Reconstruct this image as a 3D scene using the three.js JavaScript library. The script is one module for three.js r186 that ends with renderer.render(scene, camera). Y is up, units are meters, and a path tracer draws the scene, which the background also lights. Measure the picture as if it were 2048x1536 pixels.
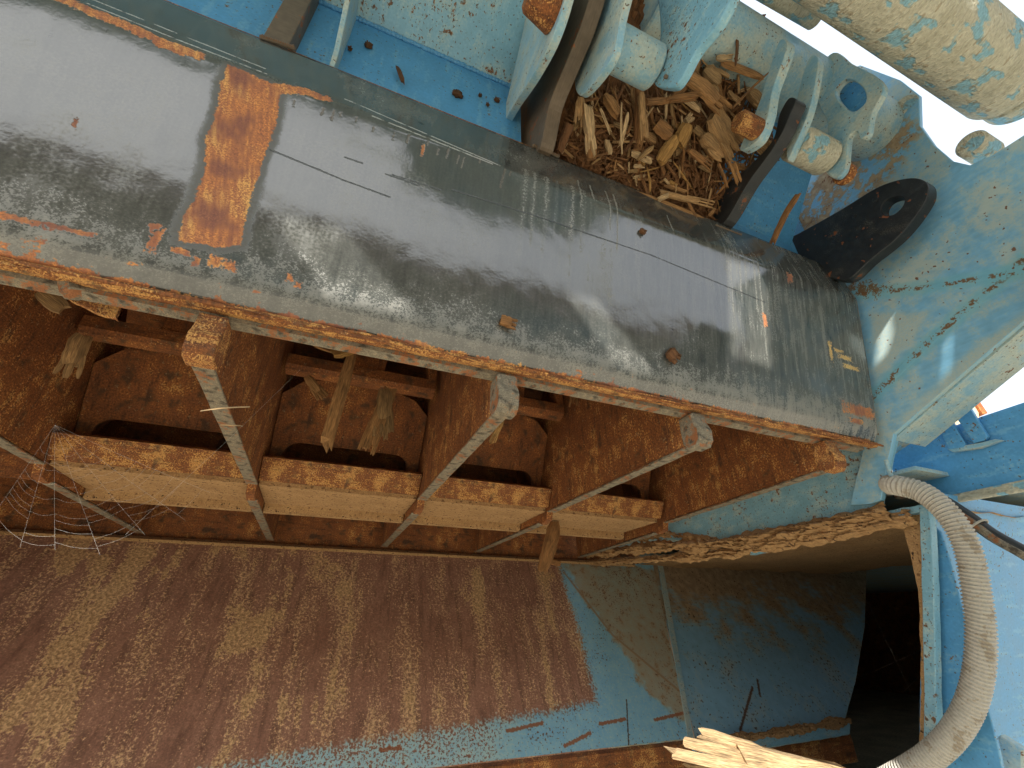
import * as THREE from 'three';
import { mergeGeometries, mergeVertices, toCreasedNormals } from 'three/addons/utils/BufferGeometryUtils.js';

// ------------------------------------------------------------------ camera, sky, sun, exposure
const scene = new THREE.Scene();
const V = (x, y, z) => new THREE.Vector3(x, y, z);
const FOCAL = 866, YAW = 22.3 * Math.PI / 180, PITCH = 28.8 * Math.PI / 180;
const camera = new THREE.PerspectiveCamera(2 * Math.atan(768 / FOCAL) * 180 / Math.PI, 4 / 3, 0.05, 900);
const FWD = V(Math.sin(YAW) * Math.cos(PITCH), Math.sin(PITCH), -Math.cos(YAW) * Math.cos(PITCH));
camera.position.set(0, 0, 0);
camera.up.set(0, 1, 0);
camera.lookAt(FWD);
scene.add(camera);

const SUN = V(-0.42, 0.56, 0.70).normalize();
{ // pale summer sky: even blue-white, whiter towards the horizon and round the sun
  const w = 256, h = 128, d = new Float32Array(w * h * 4);
  for (let j = 0; j < h; j++) for (let i = 0; i < w; i++) {
    const el = (j + 0.5) / h * Math.PI - Math.PI / 2, az = (i + 0.5) / w * 2 * Math.PI - Math.PI;
    const s = Math.sin(el), k = Math.max(0, s);
    const dir = V(Math.cos(el) * Math.cos(az), s, Math.cos(el) * Math.sin(az));
    const near = Math.pow(Math.max(0, dir.dot(SUN)), 2.5);
    const hz = Math.pow(1 - k, 3), o = (j * w + i) * 4;
    d[o] = 0.58 + 0.30 * hz + 0.80 * near; d[o + 1] = 0.66 + 0.26 * hz + 0.75 * near; d[o + 2] = 0.78 + 0.18 * hz + 0.64 * near; d[o + 3] = 1;
  }
  const t = new THREE.DataTexture(d, w, h, THREE.RGBAFormat, THREE.FloatType);
  t.mapping = THREE.EquirectangularReflectionMapping; t.magFilter = t.minFilter = THREE.LinearFilter; t.needsUpdate = true;
  scene.background = t; scene.environment = t;
}
const sun = new THREE.DirectionalLight(new THREE.Color(1, 0.95, 0.86), 5);
sun.position.copy(SUN).multiplyScalar(20); sun.castShadow = true; sun.shadow.mapSize.set(2048, 2048);
Object.assign(sun.shadow.camera, { left: -8, right: 8, top: 8, bottom: -8, near: 1, far: 50 });
scene.add(sun); scene.add(sun.target);
const renderer = new THREE.WebGLRenderer({ antialias: true });
renderer.setSize(1024, 768);
renderer.toneMapping = THREE.LinearToneMapping;
renderer.toneMappingExposure = 1.78;
renderer.shadowMap.enabled = true;

// ------------------------------------------------------------------ helpers: measuring planes
const RIGHT = V(Math.cos(YAW), 0, Math.sin(YAW)), UPV = RIGHT.clone().cross(FWD);
const look = (a, b) => FWD.clone().addScaledVector(RIGHT, (a - 1024) / FOCAL).addScaledVector(UPV, -(b - 768) / FOCAL);
// a plane: origin o, axes u, v, normal n (towards the viewer)
const mkPlane = (o, u, v) => ({ o, u, v, n: u.clone().cross(v) });
const PX = x => mkPlane(V(x, 0, 0), V(0, 0, 1), V(0, 1, 0));          // seen from -x
const PXR = x => mkPlane(V(x, 0, 0), V(0, 0, -1), V(0, 1, 0));        // seen from +x
const PZ = z => mkPlane(V(0, 0, z), V(1, 0, 0), V(0, 1, 0));
const PY = y => mkPlane(V(0, y, 0), V(1, 0, 0), V(0, 0, 1));          // seen from below
const PT = (y0, z0, y1, z1) => mkPlane(V(0, y0, z0), V(1, 0, 0), V(0, y1 - y0, z1 - z0).normalize());   // holds the x axis, rises from 0 to 1
const hit = (P, a, b) => { const d = look(a, b); return d.multiplyScalar(P.o.dot(P.n) / d.dot(P.n)); };
const uvOf = (P, p) => new THREE.Vector2(p.clone().sub(P.o).dot(P.u), p.clone().sub(P.o).dot(P.v));
const at2 = (P, a, b) => uvOf(P, hit(P, a, b));

// ------------------------------------------------------------------ helpers: random and noise
function rng(s) { let a = s >>> 0; return () => { a = (a + 0x6D2B79F5) >>> 0; let t = a; t = Math.imul(t ^ (t >>> 15), t | 1); t ^= t + Math.imul(t ^ (t >>> 7), t | 61); return ((t ^ (t >>> 14)) >>> 0) / 4294967296; }; }
const PERM = new Uint8Array(1024), GX = new Float32Array(256), GY = new Float32Array(256);
{ const r = rng(77), p = [...Array(256).keys()]; for (let i = 255; i > 0; i--) { const j = Math.floor(r() * (i + 1)); [p[i], p[j]] = [p[j], p[i]]; } for (let i = 0; i < 1024; i++) PERM[i] = p[i & 255]; for (let i = 0; i < 256; i++) { const a = r() * 6.2831853; GX[i] = Math.cos(a); GY[i] = Math.sin(a); } }
function pn(x, y, px, py, s) { // periodic gradient noise, about -0.7..0.7
  const xi = Math.floor(x), yi = Math.floor(y), fx = x - xi, fy = y - yi;
  const x0 = ((xi % px) + px) % px, x1 = (x0 + 1) % px, y0 = ((yi % py) + py) % py, y1 = (y0 + 1) % py;
  const A = PERM[(x0 + s) & 255], B = PERM[(x1 + s) & 255];
  const a = PERM[A + (y0 & 255)], b = PERM[B + (y0 & 255)], c = PERM[A + (y1 & 255)], d = PERM[B + (y1 & 255)];
  const u = fx * fx * fx * (fx * (fx * 6 - 15) + 10), v = fy * fy * fy * (fy * (fy * 6 - 15) + 10);
  const g0 = GX[a] * fx + GY[a] * fy, g1 = GX[b] * (fx - 1) + GY[b] * fy, g2 = GX[c] * fx + GY[c] * (fy - 1), g3 = GX[d] * (fx - 1) + GY[d] * (fy - 1);
  return (g0 + u * (g1 - g0)) * (1 - v) + (g2 + u * (g3 - g2)) * v;
}
// fractal noise, roughly -1..1; fx, fy: base cells over the unit square
function fb(u, v, fx, fy, oct, s) { let a = 0, k = 1, n = 0; for (let i = 0; i < oct; i++) { a += k * pn(u * fx, v * fy, fx, fy, s + i * 17); n += k; k *= 0.55; fx *= 2; fy *= 2; } return a / n * 1.9; }
const cl = (x, a = 0, b = 1) => x < a ? a : x > b ? b : x;
const ss = (a, b, x) => { const t = cl((x - a) / (b - a)); return t * t * (3 - 2 * t); };
const mix3 = (a, b, t) => [a[0] + (b[0] - a[0]) * t, a[1] + (b[1] - a[1]) * t, a[2] + (b[2] - a[2]) * t];

// texture set from fn(u, v) -> [colour sRGB 0..255, roughness, height]
function texSet(w, h, fn, { wrap = true } = {}) {
  const mk = () => new Uint8Array(w * h * 4), C = mk(), R = mk(), B = mk();
  for (let j = 0; j < h; j++) for (let i = 0; i < w; i++) {
    const [c, r, z] = fn((i + 0.5) / w, (j + 0.5) / h), o = (j * w + i) * 4;
    C[o] = cl(c[0], 0, 255); C[o + 1] = cl(c[1], 0, 255); C[o + 2] = cl(c[2], 0, 255);
    R[o] = R[o + 1] = R[o + 2] = cl(r) * 255; B[o] = B[o + 1] = B[o + 2] = cl(z) * 255; C[o + 3] = R[o + 3] = B[o + 3] = 255;
  }
  const t = [C, R, B].map((d, i) => { const x = new THREE.DataTexture(d, w, h, THREE.RGBAFormat); x.magFilter = THREE.LinearFilter; x.minFilter = THREE.LinearMipmapLinearFilter; x.generateMipmaps = true; x.wrapS = x.wrapT = wrap ? THREE.RepeatWrapping : THREE.ClampToEdgeWrapping; if (!i) x.colorSpace = THREE.SRGBColorSpace; x.needsUpdate = true; return x; });
  return t;
}
function mat(set, size, o = {}) { // size: metres covered by one tile (number or [w, h])
  const [sx, sy] = Array.isArray(size) ? size : [size, size];
  const t = set.map(x => { const c = x.clone(); c.repeat.set(1 / sx, 1 / sy); if (o.off) c.offset.set(...o.off); c.needsUpdate = true; return c; });
  const m = new THREE.MeshPhysicalMaterial({ map: t[0], roughnessMap: t[1], bumpMap: t[2], bumpScale: o.bump ?? 0.002, roughness: 1, metalness: 0, side: THREE.DoubleSide });
  if (o.color) m.color.setRGB(...o.color);
  if (o.coat) { m.clearcoat = o.coat; m.clearcoatRoughness = o.coatRough ?? 0.1; }
  return m;
}

// ------------------------------------------------------------------ tiled surface materials
const rustFn = (yellow, dark) => (u, v) => {
  const a = fb(u, v, 3, 3, 5, 1), b = fb(u, v, 14, 14, 4, 5), c = fb(u, v, 90, 90, 2, 9), f = fb(u, v, 210, 210, 1, 11), st = fb(u, v, 26, 4, 4, 13);
  let k = mix3([108, 64, 34], [166, 104, 54], cl(0.5 + 0.55 * a + 0.35 * b + 0.25 * c));
  k = mix3(k, [76, 46, 30], ss(0.05, 0.75, st + 0.4 * b) * 0.6);
  let h = 0.45 + 0.18 * b + 0.2 * c + 0.1 * f;
  const y = ss(0.24, 0.5, c * 0.45 + f * 0.25 + b * 0.45 + a * 0.8 + 0.45 * fb(u, v, 40, 9, 4, 61) + yellow);
  k = mix3(k, [198, 152, 88], y * 0.75); h += 0.12 * y;
  const d = ss(0.2, 0.55, fb(u, v, 9, 9, 5, 31) + 0.3 * c + dark); k = mix3(k, [56, 44, 34], d * 0.6);
  const w = ss(0.5, 0.7, fb(u, v, 30, 30, 3, 51) + 0.3 * f); k = mix3(k, [150, 132, 104], w * 0.6);
  const g = 1 + 0.2 * c + 0.16 * f; return [k.map(x => x * g), 0.82 + 0.1 * b, h];
};
const rustSet = texSet(1024, 1024, rustFn(0.02, -0.12));
const rustDarkSet = texSet(512, 512, rustFn(-0.22, 0.06));
const rustYellowSet = texSet(512, 512, rustFn(0.3, -0.1));
const mudSet = texSet(512, 512, (u, v) => {
  const a = fb(u, v, 4, 4, 5, 3), b = fb(u, v, 20, 20, 4, 6), c = fb(u, v, 90, 90, 2, 8);
  let k = mix3([150, 116, 78], [188, 152, 106], cl(0.5 + 0.6 * a + 0.3 * b));
  const d = ss(0.28, 0.45, b * 0.8 + a * 0.4); k = mix3(k, [96, 66, 42], d * 0.7);
  k = mix3(k, [60, 44, 32], ss(0.42, 0.55, fb(u, v, 34, 34, 3, 40)));
  return [k.map(x => x * (1 + 0.15 * c)), 0.95, 0.5 + 0.3 * b + 0.2 * c];
});
// old paint on steel: dust 0..1, chips 0..1
const paintFn = (base, dust, chips, s) => (u, v) => {
  const a = fb(u, v, 3, 3, 5, s + 2), b = fb(u, v, 11, 11, 5, s + 4), c = fb(u, v, 80, 80, 2, s + 6), f = fb(u, v, 220, 220, 1, s + 7), st = fb(u, v, 5, 26, 4, s + 8);
  let k = base.map(x => x * (1 + 0.06 * b + 0.04 * c)), r = 0.38 + 0.1 * b, h = 0.6 + 0.02 * c;
  const dm = ss(0.3 - dust * 1.0, 0.8 - dust * 0.6, 0.5 * a + 0.45 * b + 0.25 * st + 0.2 * c + 0.15 * f);
  k = mix3(k, [198, 190, 166].map(x => x * (1 + 0.08 * c)), dm * (0.3 + 0.55 * dust)); r += dm * 0.4; h += 0.1 * dm * (0.5 + c);
  k = mix3(k, [160, 200, 214], ss(0.1, 0.6, st + 0.3 * c) * 0.3);
  const cn = fb(u, v, 26, 26, 4, s + 21) + 0.5 * a + 0.15 * f, cm = ss(0.74 - chips * 0.4, 0.78 - chips * 0.4, cn), halo = ss(0.60 - chips * 0.4, 0.78 - chips * 0.4, cn);
  k = mix3(k, [168, 142, 112], halo * 0.35);
  k = mix3(k, [112, 74, 50].map(x => x * (1 + 0.4 * c)), cm * 0.85); r = r + (0.9 - r) * cm; h -= 0.3 * cm;
  const sp = ss(0.66 - chips * 0.2, 0.72 - chips * 0.2, fb(u, v, 70, 70, 2, s + 29) + 0.2 * a); k = mix3(k, [84, 68, 54], sp * 0.75); h -= 0.12 * sp;
  return [k, r, h];
};
const BLUE = [84, 154, 204];
const blueCleanSet = texSet(1024, 1024, paintFn(BLUE, 0.12, 0.12, 40));
const blueDustSet = texSet(1024, 1024, paintFn([134, 180, 202], 0.72, 0.2, 90));
const blueRustSet = texSet(1024, 1024, paintFn([124, 176, 200], 0.42, 0.62, 140));
const crustSet = texSet(1024, 512, (u, v) => {
  const a = fb(u, v, 4, 4, 5, 200), b = fb(u, v, 18, 18, 5, 203), c = fb(u, v, 60, 60, 3, 206), st = fb(u, v, 14, 4, 4, 209);
  let k = mix3([166, 162, 142], [206, 203, 184], cl(0.5 + 0.5 * a + 0.4 * b)); let h = 0.5 + 0.4 * b + 0.25 * c;
  const m = ss(0.18, 0.4, st + 0.5 * a); k = mix3(k, [122, 176, 200], m * 0.8); h -= 0.3 * m;
  k = mix3(k, [132, 116, 90], ss(0.3, 0.6, b + 0.4 * a) * 0.5);
  return [k.map(x => x * (1 + 0.12 * c)), 0.9, h];
});
const blackSet = texSet(512, 512, (u, v) => {
  const a = fb(u, v, 3, 3, 4, 60), b = fb(u, v, 16, 16, 4, 63), c = fb(u, v, 90, 90, 2, 66);
  let k = [40, 42, 44].map(x => x * (1 + 0.2 * b)); k = mix3(k, [120, 112, 98], ss(0.1, 0.7, a + 0.4 * c) * 0.45);
  const cm = ss(0.5, 0.54, fb(u, v, 9, 9, 4, 69)); k = mix3(k, [132, 78, 48], cm * 0.9);
  return [k, 0.42 + 0.3 * cm + 0.1 * b, 0.6 + 0.05 * c - 0.3 * cm];
});
const wornSet = texSet(512, 512, (u, v) => { // bare worn steel: grey-tan scale, dark pits, rust
  const a = fb(u, v, 4, 4, 5, 70), b = fb(u, v, 18, 18, 4, 73), c = fb(u, v, 90, 90, 2, 76);
  let k = mix3([104, 98, 86], [156, 144, 122], cl(0.5 + 0.6 * b + 0.3 * c)); k = mix3(k, [58, 52, 44], ss(0.1, 0.5, fb(u, v, 10, 10, 4, 79) + 0.3 * c) * 0.8); k = mix3(k, [150, 92, 54], ss(0.08, 0.36, a + 0.5 * b + 0.25 * c) * 0.85);
  return [k.map(x => x * (1 + 0.15 * c)), 0.75, 0.5 + 0.3 * b + 0.2 * c];
});
const brownSet = texSet(512, 512, (u, v) => {
  const b = fb(u, v, 12, 12, 4, 163), c = fb(u, v, 6, 90, 2, 166), a = fb(u, v, 3, 3, 4, 160);
  let k = [104, 90, 74].map(x => x * (1 + 0.12 * b + 0.1 * c)); const cm = ss(0.42, 0.46, a + 0.5 * b); k = mix3(k, [156, 92, 54], cm * 0.9);
  return [k, 0.55 + 0.2 * cm, 0.5 + 0.2 * c - 0.2 * cm];
});
const woodSet = texSet(512, 512, (u, v) => { // grain runs along v
  const g = fb(u, v, 46, 3, 4, 220), f = fb(u, v, 120, 8, 2, 223), a = fb(u, v, 5, 3, 4, 226);
  const k = 0.78 + 0.26 * g + 0.18 * f + 0.2 * a; let c = [232 * k, 205 * k, 168 * k]; c = mix3(c, [70, 48, 32], ss(0.45, 0.75, g + 0.3 * a) * 0.7);
  return [c, 0.9, 0.5 + 0.4 * g + 0.25 * f];
});
const groundSet = texSet(512, 512, (u, v) => {
  const a = fb(u, v, 4, 4, 5, 240), b = fb(u, v, 50, 50, 3, 243); const k = 1 + 0.18 * a + 0.25 * b; return [[182 * k, 172 * k, 152 * k], 0.95, 0.5 + 0.4 * b];
});
const M = {
  rustDark: mat(rustDarkSet, 0.8, { bump: 0.003 }),
  rust: mat(rustSet, 0.9, { bump: 0.004 }), rustYellow: mat(rustYellowSet, 0.55, { bump: 0.004 }), mud: mat(mudSet, 0.7, { bump: 0.006 }),
  blue: mat(blueCleanSet, 1.1, { bump: 0.0015 }), blueDust: mat(blueDustSet, 1.0, { bump: 0.002 }), blueRust: mat(blueRustSet, 0.8, { bump: 0.002 }),
  crust: mat(crustSet, [1.0, 0.5], { bump: 0.012 }), black: mat(blackSet, 0.5, { bump: 0.0015 }), brown: mat(brownSet, 0.4, { bump: 0.001 }),
  ground: mat(groundSet, 1.4, { bump: 0.01 }),
  edge: mat(wornSet, 0.4, { bump: 0.003 }),
};
const woodTone = c => mat(woodSet, [0.12, 0.3], { bump: 0.003, color: c });
const WOODS = [[0.42, 0.25, 0.13], [0.54, 0.34, 0.18], [0.68, 0.46, 0.26], [0.28, 0.16, 0.09], [0.78, 0.60, 0.40], [0.98, 0.88, 0.72], [0.58, 0.46, 0.30], [0.72, 0.51, 0.23]].map(woodTone);

// ------------------------------------------------------------------ helpers: objects
const used = {};
const numbered = n => { used[n] = (used[n] ?? -1) + 1; return used[n] ? `${n}_${String(used[n]).padStart(3, '0')}` : n; };
function thing(name, label, category, base = V(0, 0, 0), group) {
  const g = new THREE.Group(); g.name = numbered(name); g.position.copy(base); g.userData = { label, category }; if (group) g.userData.group = group; scene.add(g); return g;
}
function part(parent, name, geo, m, label) { // geometry in world metres; parent may be a thing or a part
  const o = new THREE.Mesh(geo, m); o.name = name; o.castShadow = o.receiveShadow = true; if (label) o.userData.label = label;
  const off = V(0, 0, 0); for (let p = parent; p && p !== scene; p = p.parent) off.add(p.position); o.position.copy(off).negate(); parent.add(o); return o;
}
function single(name, geo, m, label, category, group, kind) {
  geo.computeBoundingBox(); const b = geo.boundingBox, c = V((b.min.x + b.max.x) / 2, b.min.y, (b.min.z + b.max.z) / 2); geo.translate(-c.x, -c.y, -c.z);
  const o = new THREE.Mesh(geo, m); o.name = numbered(name); o.position.copy(c); o.castShadow = o.receiveShadow = true;
  o.userData = kind === 'structure' ? { kind, label, category } : { label, category }; if (kind) o.userData.kind = kind; if (group) o.userData.group = group; scene.add(o); return o;
}
// outline tools
function jag(pts, amp, step, seed, closed = true) { // rough, worn edge
  const out = []; const n = pts.length;
  for (let i = 0; i < n; i++) {
    const a = pts[i], b = pts[(i + 1) % n], L = a.distanceTo(b), k = Math.max(1, Math.round(L / step)), nx = -(b.y - a.y) / (L || 1), ny = (b.x - a.x) / (L || 1);
    for (let j = 0; j < k; j++) { const t = j / k, x = a.x + (b.x - a.x) * t, y = a.y + (b.y - a.y) * t, d = j ? amp * 1.6 * (pn(x * 9 + seed, y * 9, 256, 256, 3) + 0.8 * pn(x * 31 + seed, y * 31, 256, 256, 7)) : 0; out.push(new THREE.Vector2(x + nx * d, y + ny * d)); }
  }
  return out;
}
const smooth = (pts, n = 40) => new THREE.CatmullRomCurve3(pts.map(p => V(p.x, p.y, 0)), true, 'centripetal').getPoints(n).slice(0, -1).map(p => new THREE.Vector2(p.x, p.y));
function extrude(P, pts, thick, { holes = [], bevel = 0.002, away = true } = {}) { // front face on plane P, body behind it
  if (THREE.ShapeUtils.isClockWise(pts)) pts = pts.slice().reverse();
  const s = new THREE.Shape(pts); for (const h of holes) s.holes.push(new THREE.Path(THREE.ShapeUtils.isClockWise(h) ? h : h.slice().reverse()));
  const b = Math.min(bevel, thick * 0.3), g = new THREE.ExtrudeGeometry(s, { depth: thick - 2 * b, bevelEnabled: b > 0, bevelSize: b, bevelThickness: b, bevelOffset: -b, bevelSegments: 2, curveSegments: 16 });
  const m = new THREE.Matrix4().makeBasis(P.u, P.v, P.n); m.setPosition(P.o.clone().addScaledVector(P.n, -(thick - b))); g.applyMatrix4(m); return g;
}
const pix = (P, list) => list.map(([a, b]) => at2(P, a, b));
const plate = (P, list, thick, o = {}) => { let p = pix(P, list); if (o.smooth) p = smooth(p, o.smooth); if (o.rough) p = jag(p, o.rough, o.step ?? 0.02, o.seed ?? 1); return extrude(P, p, thick, o); };
const sweepX = (prof, x0, x1, o = {}) => { let p = prof.map(([z, y]) => new THREE.Vector2(z, y)); if (o.rough) p = jag(p, o.rough, o.step ?? 0.03, o.seed ?? 1); return extrude(PX(x0), p, x1 - x0, o); };
function cyl(p0, p1, r, { ch = 0.006, seg = 40, bore = 0, r1 = r, n = 1 } = {}) { // turned part between two points, edges chamfered
  const L = p0.distanceTo(p1), pr = [];
  pr.push([bore, 0], [r - ch, 0], [r, ch]); for (let i = 1; i < n; i++) pr.push([r + (r1 - r) * i / n, ch + (L - 2 * ch) * i / n]); pr.push([r1, L - ch], [r1 - ch, L], [bore, L]); if (bore) pr.push([bore, 0]);
  let g = new THREE.LatheGeometry(pr.map(([a, b]) => new THREE.Vector2(Math.max(a, 0.0001), b)), seg);
  g = toCreasedNormals(g, 0.6); const uv = g.attributes.uv, po = g.attributes.position; for (let i = 0; i < uv.count; i++) Math.abs(g.attributes.normal.getY(i)) > 0.8 ? uv.setXY(i, po.getX(i) + 0.37, po.getZ(i) + 0.21) : uv.setXY(i, uv.getX(i) * 6.283 * r, po.getY(i));
  g.applyQuaternion(new THREE.Quaternion().setFromUnitVectors(V(0, 1, 0), p1.clone().sub(p0).normalize())); g.translate(p0.x, p0.y, p0.z); return g;
}
function tube(pts, r, seg = 80, rad = 14) { const g = new THREE.TubeGeometry(new THREE.CatmullRomCurve3(pts), seg, r, rad); const uv = g.attributes.uv, L = new THREE.CatmullRomCurve3(pts).getLength(); for (let i = 0; i < uv.count; i++) uv.setXY(i, uv.getX(i) * L, uv.getY(i) * 6.28 * r); return g; }
// a split, frayed piece of wood from p to q (world), width and thickness in metres
function woodGeo(p, q, w, t, seed, n, up) {
  const r = rng(seed), L = p.distanceTo(q), S = n ?? 6, K = 7, pos = [], uv = [], idx = [], ax = q.clone().sub(p).normalize();
  const nn = (up ?? V(0, -0.6, 0.8)).clone(); nn.addScaledVector(ax, -nn.dot(ax)).normalize(); const sd = ax.clone().cross(nn); const bend = (r() - 0.5) * L * 0.12, uo = r() * 3, vo = r() * 3;
  const rad = [...Array(K)].map(() => 0.72 + 0.5 * r()), e0 = [...Array(K)].map(() => r() * Math.min(0.25, 2.2 * w / L)), e1 = [...Array(K)].map(() => r() * Math.min(0.3, 2.6 * w / L)), tp = 0.45 + 0.55 * r(), tq = 0.45 + 0.55 * r();
  for (let i = 0; i <= S; i++) for (let k = 0; k <= K; k++) {
    const kk = k % K, a = kk / K * 6.2832; let s = i / S; s = i === 0 ? e0[kk] * 0.5 - 0.02 : i === S ? 1 - e1[kk] * 0.6 + 0.04 : s;
    const c = V(0, 0, 0).copy(p).addScaledVector(ax, s * L).addScaledVector(nn, bend * Math.sin(s * 3.14)), end = Math.min(1, tp + (1 - tp) * s * 4, tq + (1 - tq) * (1 - s) * 4), j = rad[kk] * (0.92 + 0.16 * r()) * end;
    const cx = Math.sign(Math.cos(a)) * Math.pow(Math.abs(Math.cos(a)), 0.6), cy = Math.sign(Math.sin(a)) * Math.pow(Math.abs(Math.sin(a)), 0.6);
    c.addScaledVector(sd, cx * w * 0.5 * j).addScaledVector(nn, cy * t * 0.5 * j); pos.push(c.x, c.y, c.z); uv.push(uo + k / K * 2.4 * w, vo + s * L);
  }
  for (let i = 0; i < S; i++) for (let k = 0; k < K; k++) { const a = i * (K + 1) + k, b = a + 1, c = a + K + 1, d = c + 1; idx.push(a, c, b, b, c, d); }
  for (const e of [0, S]) { const m = pos.length / 3, o = e * (K + 1); let x = 0, y = 0, z = 0; for (let k = 0; k < K; k++) { x += pos[(o + k) * 3] / K; y += pos[(o + k) * 3 + 1] / K; z += pos[(o + k) * 3 + 2] / K; } const d = e ? -0.12 * w : 0.12 * w; pos.push(x + ax.x * d, y + ax.y * d, z + ax.z * d); uv.push(uo, vo); for (let k = 0; k < K; k++) e ? idx.push(o + k, m, o + k + 1) : idx.push(o + k, o + k + 1, m); }
  const g = new THREE.BufferGeometry(); g.setAttribute('position', new THREE.Float32BufferAttribute(pos, 3)); g.setAttribute('uv', new THREE.Float32BufferAttribute(uv, 2)); g.setIndex(idx); g.computeVertexNormals(); return toCreasedNormals(g, 0.5);
}
function frayed(p, q, w, t, seed, up, k = 4) { // a piece whose far end splits into slivers
  const r = rng(seed + 5), gs = [woodGeo(p, p.clone().lerp(q, 0.72), w, t, seed, 7, up)], ax = q.clone().sub(p), L = ax.length(), nn = (up ?? V(0, -0.6, 0.8)).clone().normalize(), sd = ax.clone().normalize().cross(nn);
  for (let i = 0; i < k; i++) { const o = (i / (k - 1) - 0.5) * w * 0.75; gs.push(woodGeo(p.clone().addScaledVector(ax, 0.35 + 0.2 * r()).addScaledVector(sd, o), p.clone().addScaledVector(ax, 0.85 + 0.2 * r()).addScaledVector(sd, o * 1.3).addScaledVector(nn, (r() - 0.3) * w * 0.3), w * (0.2 + 0.16 * r()), t * 0.45, seed + i * 3 + 1, 4, up)); }
  return mergeGeometries(gs);
}
function clod(c, r, seed, sq = V(1, 1, 1), det = 3) { let g = mergeVertices(new THREE.IcosahedronGeometry(1, det)); const p = g.attributes.position; for (let i = 0; i < p.count; i++) { const x = p.getX(i), y = p.getY(i), z = p.getZ(i), k = r * (1 + 0.5 * pn(x * 1.7 + seed, y * 1.7 + z, 256, 256, 1) + 0.4 * pn(x * 5 + z * 3 + seed, y * 5, 256, 256, 5)); p.setXYZ(i, c.x + x * k * sq.x, c.y + y * k * sq.y, c.z + z * k * sq.z); } g.computeVertexNormals(); return g; }
function ridge(P, line, w, h, seed, n = 220, k = 14) { // lumpy band of dried mud lying along a pixel line on plane P
  const c = new THREE.CatmullRomCurve3(line.map(([a, b]) => hit(P, a, b)), false, 'centripetal'), pos = [], uv = [], idx = [];
  for (let i = 0; i <= n; i++) { const p = c.getPointAt(i / n), tg = c.getTangentAt(i / n), sd = P.n.clone().cross(tg).normalize(), s = c.getLength() * i / n, ww = w * (0.7 + 0.9 * (pn(s * 5 + seed, 1.3, 256, 256, 3) + 0.3) + 0.5 * pn(s * 17 + seed, 2.1, 256, 256, 5));
    for (let j = 0; j <= k; j++) { const v = j / k * 2 - 1, e = 1 - v * v, q = p.clone().addScaledVector(sd, v * ww * (1 + 0.25 * pn(s * 24, v * 2 + seed, 256, 256, 8))).addScaledVector(P.n, h * e * (0.75 + 0.9 * pn(s * 7 + seed, v * 1.5, 256, 256, 2) + 0.8 * pn(s * 26, v * 4, 256, 256, 6) + 0.5 * pn(s * 60, v * 9, 256, 256, 7)) - 0.004); pos.push(q.x, q.y, q.z); uv.push(s, v * ww); } }
  for (let i = 0; i < n; i++) for (let j = 0; j < k; j++) { const a = i * (k + 1) + j; idx.push(a, a + 1, a + k + 1, a + 1, a + k + 2, a + k + 1); }
  const g = new THREE.BufferGeometry(); g.setAttribute('position', new THREE.Float32BufferAttribute(pos, 3)); g.setAttribute('uv', new THREE.Float32BufferAttribute(uv, 2)); g.setIndex(idx); g.computeVertexNormals(); return g;
}
const inPoly = (x, y, P) => { let c = false; for (let i = 0, j = P.length - 1; i < P.length; j = i++) { const a = P[i], b = P[j]; if ((a[1] > y) !== (b[1] > y) && x < (b[0] - a[0]) * (y - a[1]) / (b[1] - a[1]) + a[0]) c = !c; } return c; };
const segDist = (x, y, a, b) => { const dx = b.x - a.x, dy = b.y - a.y, t = cl(((x - a.x) * dx + (y - a.y) * dy) / (dx * dx + dy * dy || 1)); return Math.hypot(x - a.x - t * dx, y - a.y - t * dy); };
const lineDist = (x, y, L) => { let d = 9; for (let i = 0; i + 1 < L.length; i++) d = Math.min(d, segDist(x, y, L[i], L[i + 1])); return d; };
const polyDist = (x, y, L) => { const d = lineDist(x, y, [...L, L[0]]); return inPoly(x, y, L.map(p => [p.x, p.y])) ? d : -d; };   // positive inside
const N2 = (x, y, f, o, s) => fb(x * f / 64, y * f / 64, 64, 64, o, s);     // noise with f cells per metre

// ------------------------------------------------------------------ ground
single('ground', new THREE.PlaneGeometry(600, 600).rotateX(-Math.PI / 2).translate(0, -1.6, 0), M.ground, 'dusty concrete ground under the machine', 'ground', undefined, 'structure');
{ const g = scene.children[scene.children.length - 1].geometry, uv = g.attributes.uv; for (let i = 0; i < uv.count; i++) uv.setXY(i, uv.getX(i) * 600, uv.getY(i) * 600); }

// ------------------------------------------------------------------ unseen hall, out of view behind the viewer, placed for the edge mirrored in the black panel
{
  const hall = thing('unseen_hall', 'unseen long grey hall out of view behind the viewer, mirrored in the black panel', 'building', V(0, -1.6, 18));
  part(hall, 'wall', new THREE.BoxGeometry(60, 7.6, 6).translate(0, 2.2, 18), mat(crustSet, 4, { bump: 0.01, color: [0.62, 0.61, 0.58] }));
  part(hall, 'roof', new THREE.BoxGeometry(61, 0.3, 7).translate(0, 6.16, 18), mat(rustSet, 5, { bump: 0.01, color: [0.7, 0.7, 0.7] }));
  for (const x of [-20, -8, 4, 16]) part(hall, 'door', new THREE.BoxGeometry(5, 4.5, 0.1).translate(x, 0.65, 14.93), mat(blackSet, 2, {}));
}

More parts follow.
